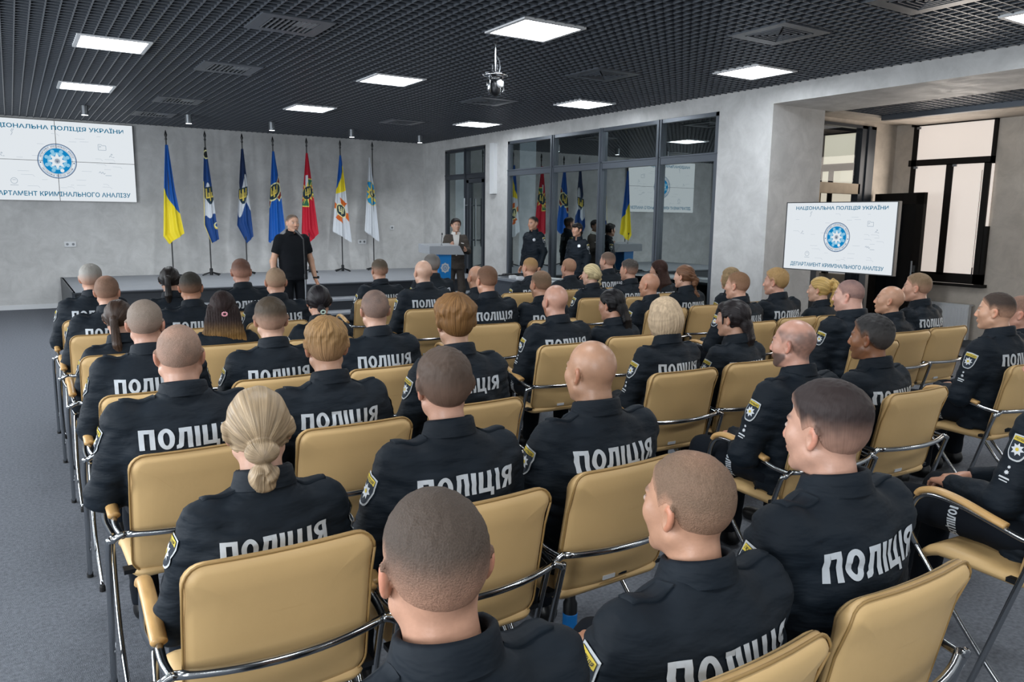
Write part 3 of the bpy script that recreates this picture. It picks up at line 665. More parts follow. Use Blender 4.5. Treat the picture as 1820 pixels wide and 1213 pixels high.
# ------------------------------------------------------------------ lectern, microphones, table
lc = empty('lectern', (5.83, 11.15, 0), 0, 'lectern with light grey tray top and blue front with silver star', 'lectern')
tb = MB(); V = [(-.30, -.14, 1.07), (.33, -.14, 1.055), (.33, .26, 1.075), (-.30, .26, 1.09), (-.30, -.14, 1.20), (.24, -.14, 1.20), (.27, .26, 1.23), (-.30, .26, 1.23)]
tb.add(V, [(0, 3, 2, 1), (4, 5, 6, 7), (0, 1, 5, 4), (1, 2, 6, 5), (2, 3, 7, 6), (3, 0, 4, 7)]); tb.build('top', mat('lectern_grey', '#9da1a6', .5), lc)
V = [(-.09, -.1, .05), (.08, -.1, .05), (.08, .16, .05), (-.09, .16, .05), (-.12, -.1, 1.07), (.11, -.1, 1.07), (.11, .16, 1.07), (-.12, .16, 1.07)]
MB().add(V, [(0, 3, 2, 1), (4, 5, 6, 7), (1, 2, 6, 5), (2, 3, 7, 6), (3, 0, 4, 7), (0, 1, 5, 4)]) if False else None
cb = MB(); cb.add(V, [(0, 3, 2, 1), (4, 5, 6, 7), (0, 1, 5, 4), (1, 2, 6, 5), (2, 3, 7, 6), (3, 0, 4, 7)]); cb.build('column', mat('lectern_blue', '#0f74b8', .45), lc)
eb = MB(); eb.fan([(x, -.104, z) for x, z in star_outline(.085, .07, 8)], (0, -.104, 0), 1, 0); eb.add(*ring2(.035, .045, 0, 0, -.1055, 24), 1); trident(eb, 0, 0, .055, -.106, 1)
eb.build('emblem', [M['p_white'], mat('lectern_blue_dark', '#2b6ea3', .5)], lc).location = (-.005, 0, .85)
MB().box((-.25, -.16, 0), (.25, .24, .05)).build('base', M['metal_grey'], lc)
gm = MB().tube([(0, 0, 0), (-.005, -.01, .1), (.0, -.02, .17)], .004, 6).lathe([(.02, 0), (.02, .012)], (0, 0, -.006), 12); gm.lathe([(.004, 0), (.012, .008), (.012, .03), (.004, .036)], (0, -.02, .165), 10)
gm = gm.build('gooseneck_microphone', M['darkplastic']); gm.location = (5.80, 11.12, 1.206); tag(gm, 'thin gooseneck microphone standing on the lectern top', 'microphone')
ms = empty('microphone_stand', (3.06, 9.55, 0), 0, 'tall thin microphone stand in front of the speaker in black', 'microphone stand')
MB().tube([(0, 0, .02), (0, 0, .9)], .011, 8).build('lower_tube', M['metal_grey'], ms); MB().tube([(0, 0, .88), (-.01, 0, 1.36)], .008, 8).build('upper_tube', M['darkplastic'], ms)
MB().lathe([(.14, 0), (.14, .012), (.03, .03)], (0, 0, 0), 28).build('base', M['darkplastic'], ms)
MB().lathe([(.014, .86), (.017, .87), (.017, .92), (.014, .93)], (0, 0, 0), 12).build('clutch', M['darkplastic'], ms)
MB().tube([(-.01, 0, 1.36), (-.03, .03, 1.40), (-.06, .06, 1.44), (-.085, .085, 1.465)], [.009, .012, .014, .02], 10).build('microphone', M['darkplastic'], ms)
tbx = empty('conference_table', (6.62, 8.9, 0), 0, 'long dark grey table along the glazed wall before two standing officers', 'table')
MB().box((-.42, -1.5, .715), (.40, 1.5, .75)).build('tabletop', mat('table_top', '#6f747b', .4), tbx)
MB().box((-.37, -1.45, .12), (-.345, 1.45, .715)).build('front_panel', mat('table_panel', '#3b4047', .5), tbx)
for s in (-1, 1): MB().box((-.37, s*1.45-.02, 0), (.34, s*1.45+.02, .715)).build('side_panel', mat('table_side', '#33373d', .5), tbx)
for k, (x, y, r) in enumerate(((6.5, 9.15, .2), (6.72, 8.95, -.3), (6.45, 8.5, .5), (6.7, 8.0, .1), (6.9, 9.55, .3))):
    p_ = MB().box((-.105, -.148, 0), (.105, .148, .002)).build('paper_sheet', M['white']); p_.location = (x, y, .751); p_.rotation_euler = (0, 0, r)
    tag(p_, 'white paper sheet lying on the dark grey table', 'paper', 'papers on the table')
cbm = MB(); rn = random.Random(5)
pts = [(rn.uniform(-.28, .3), rn.uniform(-.22, .22), .012+.03*rn.random()) for _ in range(26)]
P = np.array(pts); Q = []
for i in range(len(P)-1):
    for t in np.linspace(0, 1, 6)[:-1]:
        a = P[max(i-1, 0)]; b_ = P[i]; c_ = P[i+1]; d_ = P[min(i+2, len(P)-1)]
        Q.append(.5*((2*b_)+(c_-a)*t+(2*a-5*b_+4*c_-d_)*t*t+(3*b_-a-3*c_+d_)*t**3))
Q = np.array(Q); Q[:, 2] = np.clip(Q[:, 2], .009, .06)
cbm.tube(Q, .008, 6); o = cbm.build('cable_heap', M['darkplastic'], None, True); o.location = (6.62, 10.1, .75); tag(o, 'tangled heap of black cables on the end of the dark table', 'cable')
for k, (x, y) in enumerate(((6.35, 9.85), (6.33, 9.62))):
    o = MB().box((-.05, -.035, 0), (.05, .035, .04)).box((-.04, -.025, .04), (.04, .025, .046)).build('white_box', M['white']); o.location = (x, y, .751); tag(o, 'small white carton by the cables on the dark table', 'box', 'small boxes on the table')
# ------------------------------------------------------------------ chair
def build_chair():
    t = empty('conference_chair')
    def bend(x, y, z):
        zz = z; yy = -y                      # cushion thickness along y
        lean = .035-.085*(zz+.215)/.43
        return (x, -yy+lean+.35*x*x+(.012*math.exp(-((zz-.17)/.03)**2)*(-1 if y < 0 else .4)), zz+.665)
    MB().pad(.455, .43, .042, .05, .014, bend).build('backrest', M['leather'], t, True)
    br = t.children[0]
    # piping along the rear edge
    hw, hh, r = .2265, .214, .05; o = []
    for q in range(4):
        cx, cz = [(hw-r, hh-r), (-(hw-r), hh-r), (-(hw-r), -(hh-r)), (hw-r, -(hh-r))][q]
        for k in range(6):
            a = PI/2*(q+k/5); o.append((cx+r*math.cos(a), cz+r*math.sin(a)))
        nx_ = [(-(hw-r), hh), (-hw, -(hh-r)), (hw-r, -hh), (hw, hh-r)][q]
        for k in range(1, 6): o.append((lerp(o[-1][0], nx_[0], .25), lerp(o[-1][1], nx_[1], .25)))
    o.append(o[0])
    MB().tube([bend(x, -.013, z) for x, z in o], .0035, 6).build('piping', M['piping'], br, True)
    V_ = [bend(x, -.024, z) for x, z in ((-.05, -.195), (.0, -.195), (.0, -.18), (-.05, -.18))]; sk = MB(); sk.add(V_+[(a, b_+.004, c) for a, b_, c in V_], [(0, 1, 2, 3), (4, 7, 6, 5), (0, 4, 5, 1), (1, 5, 6, 2), (2, 6, 7, 3), (3, 7, 4, 0)]); sk.build('sticker', M['white'], br)
    def sb(x, y, z):                         # seat: cushion lies flat, front edge rolls down
        yy = z+.225; zz = .45-y-.05*max(0, (yy-.32)/.10)**2
        return (x, yy, zz)
    MB().pad(.46, .41, .05, .05, .016, sb).build('seat', M['leather'], t, True)
    cb = MB(); pts = []
    for k in range(15):
        a = -1+2*k/14; pts.append((a*.255, -.058-.026*(1-a*a)+.030*a*a, .62))
    cb.tube(pts, .0115, 10).build('crossbar', M['chrome'], t, True)
    for s in (-1, 1):
        x = s*.265
        arm = [(s*.255, -.03, .615), (x, .04, .622), (x, .14, .643), (x, .25, .664), (x, .34, .670), (x, .395, .655), (x, .425, .615), (x, .435, .56), (x, .43, .51), (x-s*.02, .415, .455)]
        dn = [(x-s*.02, .415, .455), (x-s*.015, .375, .415), (x, .16, .19), (x, -.03, .012)]
        MB().tube(smooth_path(arm), .011, 10).build('arm_frame', M['chrome'], t, True)
        MB().tube(smooth_path([(x, .09, .645), (x, .14, .656), (x, .25, .682), (x, .34, .690), (x, .395, .674), (x, .412, .655)]), .020, 12, flat=.62).build('armrest', M['wood'], t, True)
        lg = MB().tube(smooth_path(dn), .009, 8).build('rear_leg', M['chrome'], t, True)
        MB().lathe([(.012, 0), (.012, .02), (.009, .03)], (x, -.032, 0), 10).build('foot_cap', M['rubber'], lg)
        lg = MB().tube(smooth_path([(s*.25, -.035, .625), (s*.285, -.03, .605), (s*.298, -.01, .56), (s*.298, .12, .1), (s*.298, .15, .012)]), .0105, 10).build('front_leg', M['chrome'], t, True)
        MB().lathe([(.013, 0), (.013, .022), (.010, .03)], (s*.298, .15, 0), 10).build('foot_cap', M['rubber'], lg)
        MB().box((s*.232-.02, .04, .45), (s*.232+.02, .08, .465)).build('bracket', M['darkplastic'], t)
    return t
def smooth_path(P, n=5):
    P = np.array(P, float); Q = []
    for i in range(len(P)-1):
        a = P[max(i-1, 0)]; b_ = P[i]; c_ = P[i+1]; d_ = P[min(i+2, len(P)-1)]
        for t in np.linspace(0, 1, n+1)[:-1]: Q.append(.5*((2*b_)+(c_-a)*t+(2*a-5*b_+4*c_-d_)*t*t+(3*b_-a-3*c_+d_)*t**3))
    Q.append(P[-1]); return np.array(Q)
# ------------------------------------------------------------------ people: distance fields
f32 = np.float32
def snet(fn, lo, hi, h):
    """surface nets: quads of the zero level of fn(X,Y,Z)"""
    lo = np.array(lo, float); hi = np.array(hi, float); n = np.ceil((hi-lo)/h).astype(int)+1
    ax = [(lo[i]+h*np.arange(n[i])).astype(f32) for i in range(3)]
    X, Y, Z = np.meshgrid(*ax, indexing='ij'); D = fn(X, Y, Z).astype(f32); S = D < 0
    c = np.zeros(tuple(n-1), np.int8)
    sl = lambda d, m: slice(d, m-1+d)
    for dx in (0, 1):
        for dy in (0, 1):
            for dz in (0, 1): c += S[sl(dx, n[0]), sl(dy, n[1]), sl(dz, n[2])]
    act = (c > 0) & (c < 8); ia = np.argwhere(act); idx = np.full(act.shape, -1, np.int32); idx[act] = np.arange(len(ia))
    acc = np.zeros((len(ia), 3)); cnt = np.zeros(len(ia)); i, j, k = ia.T
    for axn in range(3):
        for p in (0, 1):
            for q in (0, 1):
                a = [0, 0, 0]; o = [t for t in range(3) if t != axn]; a[o[0]] = p; a[o[1]] = q; b = list(a); b[axn] = 1
                da = D[i+a[0], j+a[1], k+a[2]]; db = D[i+b[0], j+b[1], k+b[2]]; cr = (da < 0) != (db < 0)
                t = np.where(cr, da/np.where(cr, da-db, 1), 0)
                pos = np.tile(np.array(a, float), (len(ia), 1)); pos[:, axn] += t
                acc[cr] += pos[cr]; cnt += cr
    V = lo+h*(ia+acc/np.maximum(cnt, 1)[:, None]); F = []
    for axn in range(3):
        s0 = [slice(None)]*3; s1 = [slice(None)]*3; s0[axn] = slice(0, -1); s1[axn] = slice(1, None)
        A = S[tuple(s0)]; cr = np.argwhere(A != S[tuple(s1)])
        o = [t for t in range(3) if t != axn]
        ok = (cr[:, o[0]] > 0) & (cr[:, o[1]] > 0) & (cr[:, o[0]] < n[o[0]]-1) & (cr[:, o[1]] < n[o[1]]-1); cr = cr[ok]
        ins = A[tuple(cr.T)]; q = []
        for d0, d1 in ((-1, -1), (0, -1), (0, 0), (-1, 0)):
            cc = cr.copy(); cc[:, o[0]] += d0; cc[:, o[1]] += d1; q.append(idx[tuple(cc.T)])
        q = np.stack(q, 1); fl = ins if axn != 1 else ~ins
        q[~fl] = q[~fl][:, ::-1]; F.append(q)
    return V, np.concatenate(F)
def smin(a, b, k):
    h = np.clip(.5+.5*(b-a)/k, 0, 1); return b*(1-h)+a*h-k*h*(1-h)
def smax(a, b, k): return -smin(-a, -b, k)
def ell(X, Y, Z, c, r):
    x = (X-c[0])/r[0]; y = (Y-c[1])/r[1]; z = (Z-c[2])/r[2]; k0 = np.sqrt(x*x+y*y+z*z)+1e-6
    k1 = np.sqrt((x/r[0])**2+(y/r[1])**2+(z/r[2])**2)+1e-6; return k0*(k0-1)/k1
def cap(X, Y, Z, a, b, ra, rb, fl=1.0):
    a = np.array(a, float); b = np.array(b, float); d = b-a; L = d@d+1e-9
    t = np.clip(((X-a[0])*d[0]+(Y-a[1])*d[1]+(Z-a[2])*d[2])/L, 0, 1)
    return np.sqrt((X-a[0]-t*d[0])**2+((Y-a[1]-t*d[1])*fl)**2+(Z-a[2]-t*d[2])**2)-(ra+(rb-ra)*t)
def vnoise(X, Y, Z, s, seed=0):
    x = np.asarray(X*s, f32); y = np.asarray(Y*s, f32); z = np.asarray(Z*s, f32)
    xi = np.floor(x).astype(np.int64); yi = np.floor(y).astype(np.int64); zi = np.floor(z).astype(np.int64)
    fx, fy, fz = x-xi, y-yi, z-zi; fx = fx*fx*(3-2*fx); fy = fy*fy*(3-2*fy); fz = fz*fz*(3-2*fz)
    def H(a, b, c):
        n = (a*374761393+b*668265263+c*2147483647+seed*1274126177) & 0x7fffffff; n = ((n ^ (n >> 13))*1274126177) & 0x7fffffff
        return ((n ^ (n >> 16)) & 0xffff).astype(f32)/65535.
    r = 0
    for dx in (0, 1):
        for dy in (0, 1):
            for dz in (0, 1): r = r+H(xi+dx, yi+dy, zi+dz)*(fx if dx else 1-fx)*(fy if dy else 1-fy)*(fz if dz else 1-fz)
    return r*2-1
def rotz(X, Y, a):
    c, s = math.cos(a), math.sin(a); return X*c+Y*s, -X*s+Y*c

def head_sdf(X, Y, Z, p):
    fat = p.get('fat', 0.0); A = np.abs(X)
    d = ell(X, Y, Z, (0, -.012, .028), (.077, .097, .090))
    d = smin(d, ell(X, Y, Z, (0, .030, -.030), (.063+.008*fat, .064, .084)), .02)
    d = smin(d, cap(A, Y, Z, (.050+.006*fat, .0, -.055), (.016, .062, -.098), .021+.006*fat, .017), .02)
    d = smin(d, ell(A, Y, Z, (.042, .055, -.018), (.022, .025, .025)), .02)
    d = smin(d, ell(X, Y, Z, (0, .076, .024), (.046, .018, .010)), .012)
    d = smax(d, -ell(A, Y, Z, (.031, .100, .004), (.017, .014, .010)), .012)
    d = smin(d, ell(A, Y, Z, (.031, .080, .004), (.013, .012, .009)), .003)
    d = smin(d, cap(X, Y, Z, (0, .090, .012), (0, .106, -.030), .0065, .0098), .010)
    d = smin(d, ell(A, Y, Z, (.012, .098, -.034), (.008, .010, .007)), .006)
    d = smin(d, ell(X, Y, Z, (0, .090, -.060), (.023, .010, .005)), .006)
    d = smin(d, ell(X, Y, Z, (0, .087, -.070), (.019, .010, .006)), .006)
    d = smin(d, ell(X, Y, Z, (0, .072, -.098), (.020, .018, .016)), .015)
    # ears
    ex, ey = rotz(A-.076, Y+.012, math.radians(24)); ez = Z+.006; ey2 = ey+.22*ez
    e = ell(ex, ey2, ez, (.004, 0, 0), (.010, .019, .033)); e = smax(e, -ell(ex, ey2, ez, (.014, .003, -.002), (.010, .011, .021)), .005)
    d = smin(d, e, .006)
    if fat > .3:   # folds of the nape
        for zf in (-.058, -.082): d = d+.0055*np.exp(-((Z-zf-.03*A)/.0055)**2)*(Y < -.03)*(1-sst(A, .045, .062))
    return d
def hairline(X, Y, Z, p):
    """negative inside the hair region of a short cut"""
    fr = p.get('front', .0)
    zb = np.interp(Y, [-.12, -.075, -.05, -.032, -.018, .0, .022, .03, .055, .075, .1], [-.075, -.072, -.055, -.03, .012, .022, .006, .028, .050, .066+fr, .078+fr])
    return zb-Z
def sst(x, a, b):
    t = np.clip((x-a)/(b-a), 0, 1); return t*t*(3-2*t)

def hair_sdf(X, Y, Z, h, p):
    k = h['t']; top = h.get('top', .012); sd = h.get('side', .004); A = np.abs(X)
    base = head_sdf(X, Y, Z, p)
    if k in ('short', 'buzz', 'wavy'):
        tt = sd+(top-sd)*sst(Z+.25*Y*0, .02, .095)
        rough = h.get('rough', .0013)
        tt = tt+rough*vnoise(X, Y, Z*.8, 130, h.get('seed', 1))*(.4+sst(Z, .02, .08))
        if k == 'wavy':
            tt = tt+(.004*vnoise(X+.02*np.sin(Z*60), Y, Z, 34, h.get('seed', 1))+.0018*np.sin((np.arctan2(X, Y+.045)*15+Z*60+3*vnoise(X, Y, Z, 20, 2))))*sst(Z, -.01, .06)
        R = hairline(X, Y, Z, p); tt = tt*(.25+.75*sst(-R, .0, .022))
        if h.get('recede'):   # bald crown and brow: only a horseshoe stays
            R = np.maximum(R, .062+h['recede']-ell(X, Y, Z, (0, .02, .08), (.01, .01, .01))*0-np.sqrt((X*1.0)**2+((Y-.03)*.75)**2+((Z-.115)*1.1)**2)*1.0) if False else np.maximum(R, Z-(.055-h['recede']+.55*np.maximum(0, -Y-.03)))
        ear = ell(A, Y, Z, (.088, -.008, -.008), (.016, .026, .036))
        d = smax(base-tt, R-.004*vnoise(X, Y, Z, 90, 5), .006); return np.maximum(d, -ear)
    # long hair: a cap over the skull first
    fl = np.interp(Y, [-.12, -.06, -.02, .0, .03, .06, .08, .1], [-.085, -.08, -.05, -.005, .02, .045, .07+p.get('front', 0), .085+p.get('front', 0)])
    th = h.get('thick', .009)*.7+.0010*np.sin(np.arctan2(X, Z+.035)*17+Y*20)+.0008*vnoise(X, Y, Z*.3, 70, 3)
    d = smax(base-th, fl-Z, .01)
    def C(a, b, ra, rb, kk=.015):
        nonlocal d
        d = smin(d, cap(X, Y, Z, a, b, ra, rb), kk)
    def E(c, r, kk=.012):
        nonlocal d
        d = smin(d, ell(X, Y, Z, c, r), kk)
    if k == 'bun':
        E((.0, -.118, -.030), (.046, .034, .034), .008); E((.010, -.135, -.026), (.034, .026, .026), .003)
        e = ell(X, Y, Z, (.0, -.118, -.098), (.042, .036, .042)); e = e+.004*np.sin(np.arctan2(X-.004, Z+.085)*3+np.hypot(X, Z+.085)*160); d = smin(d, e, .004)
        d = smax(d, -ell(X, Y, Z, (.004, -.160, -.100), (.005, .016, .016)), .004)
        C((.0, -.115, -.12), (-.01, -.115, -.15), .020, .008)
    elif k == 'knot':      # small low knot with a tie
        E((0, -.112, -.045), (.030, .026, .026), .008); C((.005, -.125, -.06), (.012, -.125, -.13), .016, .008)
    elif k == 'tail':      # straight tail from the back of the head
        z0 = h.get('z0', .02); L = h.get('len', .28)
        E((0, -.105, z0), (.026, .028, .022), .01); C((0, -.125, z0-.01), (h.get('dx', 0)*.4, -.125, z0-L*.5), .024, .028, .01); C((h.get('dx', 0)*.4, -.125, z0-L*.5), (h.get('dx', 0), -.11, z0-L), .028, .010, .01)
        d = d+.002*np.sin(X*420+Z*20)*(Z < z0-.05)*(Y < -.08)
    elif k == 'curly':     # curling tail
        z0 = h.get('z0', -.03); n = h.get('n', 7)
        for i in range(n):
            x = h.get('dx', .03)*i/n+.012*math.sin(i*2.1); y = -.112-.02*math.sin(i*1.3); E((x, y, z0-.032*i), (.034, .030, .030), .012)
        d = d+.004*np.sin(X*150+Z*190+Y*60)*(Y < -.085)
    elif k == 'high':      # high curly tail
        E((0, -.085, .075), (.030, .030, .026), .008)
        for i, (y, z, r) in enumerate(((-.12, .085, .030), (-.145, .06, .034), (-.155, .025, .036), (-.15, -.015, .035), (-.14, -.055, .034), (-.125, -.095, .032), (-.115, -.13, .026), (-.105, -.165, .018))): E((.01*math.sin(i*2), y, z), (r, r*.9, r), .012)
        d = d+.004*np.sin(X*150+Z*170+Y*90)*(Y < -.1)
    elif k == 'long':      # loose to the shoulder blades
        for i in range(9):
            x = lerp(-.088, .088, i/8); yb = -.075-.02*(1-(x/.09)**2); L = .30+.03*math.sin(i*2.3)
            C((x*.9, yb+.02, -.0), (x*1.25, yb-.02, -.16), .026, .026, .012); C((x*1.25, yb-.02, -.16), (x*1.7+.01*math.sin(i), yb-.015, -L), .026, .012, .012)
        d = d+.0022*np.sin(X*380+np.sin(Z*25))*(Z < .0)
    elif k == 'bob':
        e = smax(ell(X, Y, Z, (0, -.022, -.015), (.098, .112, .125)), -(Z+.118), .012); e = np.maximum(e, -smin(.045-np.abs(Y-.09), ell(X, Y, Z, (0, .10, -.04), (.066, .10, .085)), .001)*0-1) if False else smax(e, -ell(X, Y, Z, (0, .105, -.03), (.072, .085, .10)), .01)
        e = e+.0022*np.sin(np.arctan2(X, -Y+.0)*44+np.sin(Z*30))*sst(-Z, -.08, .0); d = smin(d, e, .008)
    elif k == 'braid':
        E((.0, -.095, .0), (.060, .035, .05), .01)
        for i in range(9): E((.03+.010*(1 if i % 2 else -1)+.0*i, -.112+.002*i, .03-.026*i), (.018, .016, .016), .004)
        d = d+.002*np.sin(X*200+Z*120)*(Y < -.06)
    elif k == 'low':       # hair gathered low and falling on the back
        for i in range(5):
            x = lerp(-.03, .03, i/4); C((x*.6, -.10, -.03), (x+.02, -.115, -.12), .024, .020, .012); C((x+.02, -.115, -.12), (x*1.3+h.get('dx', .03), -.10, -.25), .018, .008, .01)
        E((0, -.095, -.03), (.05, .03, .045), .012)
        d = d+.0018*np.sin(X*330+np.sin(Z*30))*(Y < -.07)
    if k in ('bun', 'tail', 'knot', 'braid', 'high', 'low', 'curly'):
        d = smax(d, -ell(A, Y, Z, (.088, -.004, -.012), (.020, .024, .036)), .006)
    if h.get('fringe'):
        f = smax(ell(X, Y, Z, (0, .060, .066), (.060, .038, .040)), .034-Z, .006); d = smin(d, f, .006)
        d = smin(d, cap(A, Y, Z, (.070, .035, .05), (.074, .030, -.03), .010, .005), .008)
    return d
def skin_colors(Q, p, base, hair):
    """own colours of the head: lips, brows, eyes, ears, shaved hair"""
    x, y, z = Q.T; A = np.abs(x); n = len(Q); c = np.tile(base, (n, 1))
    red = np.array([1.1, .86, .82])
    def mix(m, col): c[:] = c*(1-m[:, None])+np.asarray(col)*m[:, None]
    ear = sst(A, .079, .086)*(np.abs(z+.006) < .045); c[:] = c*(1+ear[:, None]*(red-1))
    c[:] = c*(1+(np.exp(-((y-.112)/.012)**2-(z+.03)**2/.0004)*.8)[:, None]*(red-1))
    if p.get('shade', 0) > 0:      # stubble of a shaved or cropped scalp
        r = sst(-hairline(x, y, z, p), -.004, .014); r = r*(1-sst(z, .05-p.get('bald', -.2), .085-p.get('bald', -.2))); r = np.clip(r*(.8+.45*vnoise(x, y, z, 32, 3)+.25*vnoise(x, y, z, 90, 4)), 0, 1); mix(r*p['shade'], hair*1.0+base*.1)
    if p.get('beard', 0) > 0:
        r = sst(-(z+.035-.25*(.03-y)*0), 0, .012)*sst(y, -.012, .01)*sst(z, -.135, -.115)*sst(.14-z*0, 0, .1); r = r*np.maximum(sst(-z, .035, .065), sst(A, .025, .05))*sst(y-np.maximum(0, -z-.062)*1.1, -.006, .010); mix(r*p['beard'], p.get('beardc', hair))
    mix(np.exp(-((A-.031)/.020)**4-((z-.0285-.12*(.031-A)*0)/.0045)**2)*sst(y, .055, .07)*p.get('brow', .8), hair*.7+.01)
    lip = np.exp(-(x/.021)**4-((z+.0645)/.0075)**2)*sst(y, .08, .088); mix(lip*p.get('lip', .45), base*np.array([.85, .5, .48]))
    eye = np.exp(-((A-.031)/.0115)**6-((z-.004)/.0058)**4)*sst(y, .078, .083); mix(eye*.9, (.55, .54, .52))
    mix(np.exp(-((A-.031)/.0055)**4-((z-.004)/.0056)**4)*sst(y, .078, .083), (.025, .02, .018))
    mix(np.exp(-((A-.031)/.014)**6-((z-.0105)/.0022)**2)*sst(y, .072, .08)*.7, (.04, .03, .028))
    return c
def hand_sdf(X, Y, Z, curl):
    """left hand, palm down, fingers along +y, thumb on +x"""
    d = None
    for i, (kx, L, r) in enumerate(((.030, .072, .0088), (.010, .080, .0090), (-.010, .074, .0086), (-.029, .060, .0078))):
        m = cap(X, Y, Z, (kx*.45, .012, 0), (kx, .088, .004), .0155, .0115); d = m if d is None else smin(d, m, .014)
    pal = d; out = d
    for i, (kx, L, r) in enumerate(((.030, .072, .0088), (.0102, .080, .0090), (-.010, .074, .0086), (-.0295, .060, .0078))):
        a0 = curl*(.55+.12*i); pt = np.array([kx, .088, .004]); ang = -a0*.5; fx = kx*.10
        for s, fr in enumerate((.46, .31, .23)):
            q = pt+np.array([fx*fr, math.cos(ang)*L*fr, math.sin(ang)*L*fr]); f = cap(X, Y, Z, pt, q, r*(1-.08*s), r*(.92-.08*s)); out = smin(out, f, .004); pt = q; ang -= a0*(.75 if s == 0 else .6)
    t0 = np.array([.020, .022, -.004])
    for a, b, ra, rb in (((.018, .022, -.002), (.044, .055, -.012), .014, .011), ((.044, .055, -.012), (.055, .082, -.018), .0105, .0095), ((.055, .082, -.018), (.057, .104, -.024), .0095, .0075)): out = smin(out, cap(X, Y, Z, a, b, ra, rb), .006)
    return smin(out, cap(X, Y, Z, (0, -.06, .0), (0, .02, 0), .025, .022), .014)
HANDS = {}
def hand_mesh(curl, h=.0036):
    k = (curl, h)
    if k not in HANDS: HANDS[k] = snet(lambda X, Y, Z: hand_sdf(X, Y, Z, curl), (-.055, -.085, -.10), (.075, .19, .04), h)
    return HANDS[k]
def basis(fwd, up):
    f = np.array(fwd, float); f /= np.linalg.norm(f); u = np.array(up, float); u -= f*(u@f); u /= np.linalg.norm(u); r = np.cross(f, u); return np.stack([r, f, u], 1)

# torso cross-sections, s = 0 hem .. 1 neck base : half width, half depth, centre y
TS = np.array([(0, .185, .135), (.22, .178, .128), (.48, .190, .128), (.70, .207, .126), (.83, .212, .112), (.92, .185, .092), (.975, .125, .075), (1.02, .080, .066), (1.08, .070, .060)])
def torso_sdf(X, Y, Z, z0, z1, w, cy, dx, belly=0, dy=0):
    s = (Z-z0)/(z1-z0); a = np.interp(s, TS[:, 0], TS[:, 1])*w; b = np.interp(s, TS[:, 0], TS[:, 2])*(.55+.45*w)
    cxx = dx*np.clip(s, 0, 1); c = cy+dy*np.clip(s, 0, 1)+np.interp(s, [0, .7, 1], [.012, 0, -.004]); b = b+belly*np.exp(-((s-.25)/.25)**2)
    n = 2.4; v = (np.abs((X-cxx)/a)**n+np.abs((Y-c)/b)**n)**(1/n); d = (v-1)*np.minimum(a, b)*.92
    return np.maximum(d, np.maximum(z0-Z, Z-(z0+(z1-z0)*1.045)))
def drape(bvh, P, dirs, off):
    """moves points onto the surface along dirs; returns mask of hits"""
    out = np.array(P, float); ok = np.zeros(len(P), bool)
    for i in range(len(P)):
        d = Vector(dirs if np.ndim(dirs) == 1 else dirs[i]); h = bvh.ray_cast(Vector(P[i]), d)
        if h[0] is not None: out[i] = np.array(h[0])-np.array(d)*off; ok[i] = True
    return out, ok
def subdiv2d(V, F, L):
    """splits long triangle edges so flat lettering can follow a curved back"""
    import bmesh
    bm = bmesh.new(); vs = [bm.verts.new(v) for v in V]
    for f in F:
        try: bm.faces.new([vs[i] for i in f])
        except ValueError: pass
    bmesh.ops.triangulate(bm, faces=bm.faces[:])
    for _ in range(4):
        e = [x for x in bm.edges if x.calc_length() > L]
        if not e: break
        bmesh.ops.subdivide_edges(bm, edges=e, cuts=1, use_grid_fill=False); bmesh.ops.triangulate(bm, faces=bm.faces[:])
    bm.verts.index_update(); Vn = np.array([v.co for v in bm.verts]); Fn = [tuple(v.index for v in f.verts) for f in bm.faces]; bm.free(); return Vn, Fn
def back_letters():
    """the bold condensed back lettering, drawn stroke by stroke; cell height 1"""
    V = []; F = []
    def quad(a, b, c, d):
        n = len(V); V.extend([(p[0], 0, p[1]) for p in (a, b, c, d)]); F.append((n, n+1, n+2, n+3))
    def bar(x0, z0, x1, z1): quad((x0, z0), (x1, z0), (x1, z1), (x0, z1))
    def arc(cx, cz, rx, rz, ix, iz, a0, a1, n=20):
        for i in range(n):
            a, b = lerp(a0, a1, i/n), lerp(a0, a1, (i+1)/n)
            quad((cx+rx*math.cos(a), cz+rz*math.sin(a)), (cx+rx*math.cos(b), cz+rz*math.sin(b)), (cx+ix*math.cos(b), cz+iz*math.sin(b)), (cx+ix*math.cos(a), cz+iz*math.sin(a)))
    w = .19; g = .105; x = 0
    bar(x, 0, x+w, 1); bar(x+.38, 0, x+.38+w, 1); bar(x+w, .8, x+.38, 1); x += .38+w+g            # П
    arc(x+.30, .5, .30, .52, .115, .32, 0, 2*PI, 28); x += .60+g*.35                                  # О
    bar(x+.43, 0, x+.43+w, 1); bar(x+.13, .8, x+.43, 1); quad((x+.13, 1), (x+.13, .8), (x+.13+w*.95, .8), (x+.13+w, .99)); quad((x+.145, .85), (x+.09, .2), (x+.28, .25), (x+.325, .85)); quad((x+.09, .22), (x, .16), (x, -.01), (x+.16, .02)); quad((x+.09, .22), (x+.16, .02), (x+.25, .1), (x+.28, .27)); x += .62+g   # Л
    bar(x, 0, x+w, 1); x += w+g                                                                  # І
    bar(x, 0, x+w, 1); bar(x+.37, 0, x+.37+w, 1); bar(x+w, 0, x+.37, .2); bar(x+.37+w, 0, x+.66, .2); bar(x+.52, -.2, x+.66, 0); x += .68+g*.8   # Ц
    bar(x, 0, x+w, 1); x += w+g                                                                  # І
    bar(x+.37, 0, x+.37+w, 1); arc(x+.30, .69, .30, .31, .11, .13, PI/2, 1.5*PI, 14); bar(x+.30, .82, x+.37, 1); bar(x+.30, .38, x+.37, .56); quad((x+.2, .44), (x-.02, 0), (x+.19, 0), (x+.38, .4)); x += .56   # Я
    V = np.array(V); V[:, 0] = (V[:, 0]-x/2)/x; V[:, 2] = (V[:, 2]-.5)*.195
    return subdiv2d(V, F, .06)
LET = back_letters()
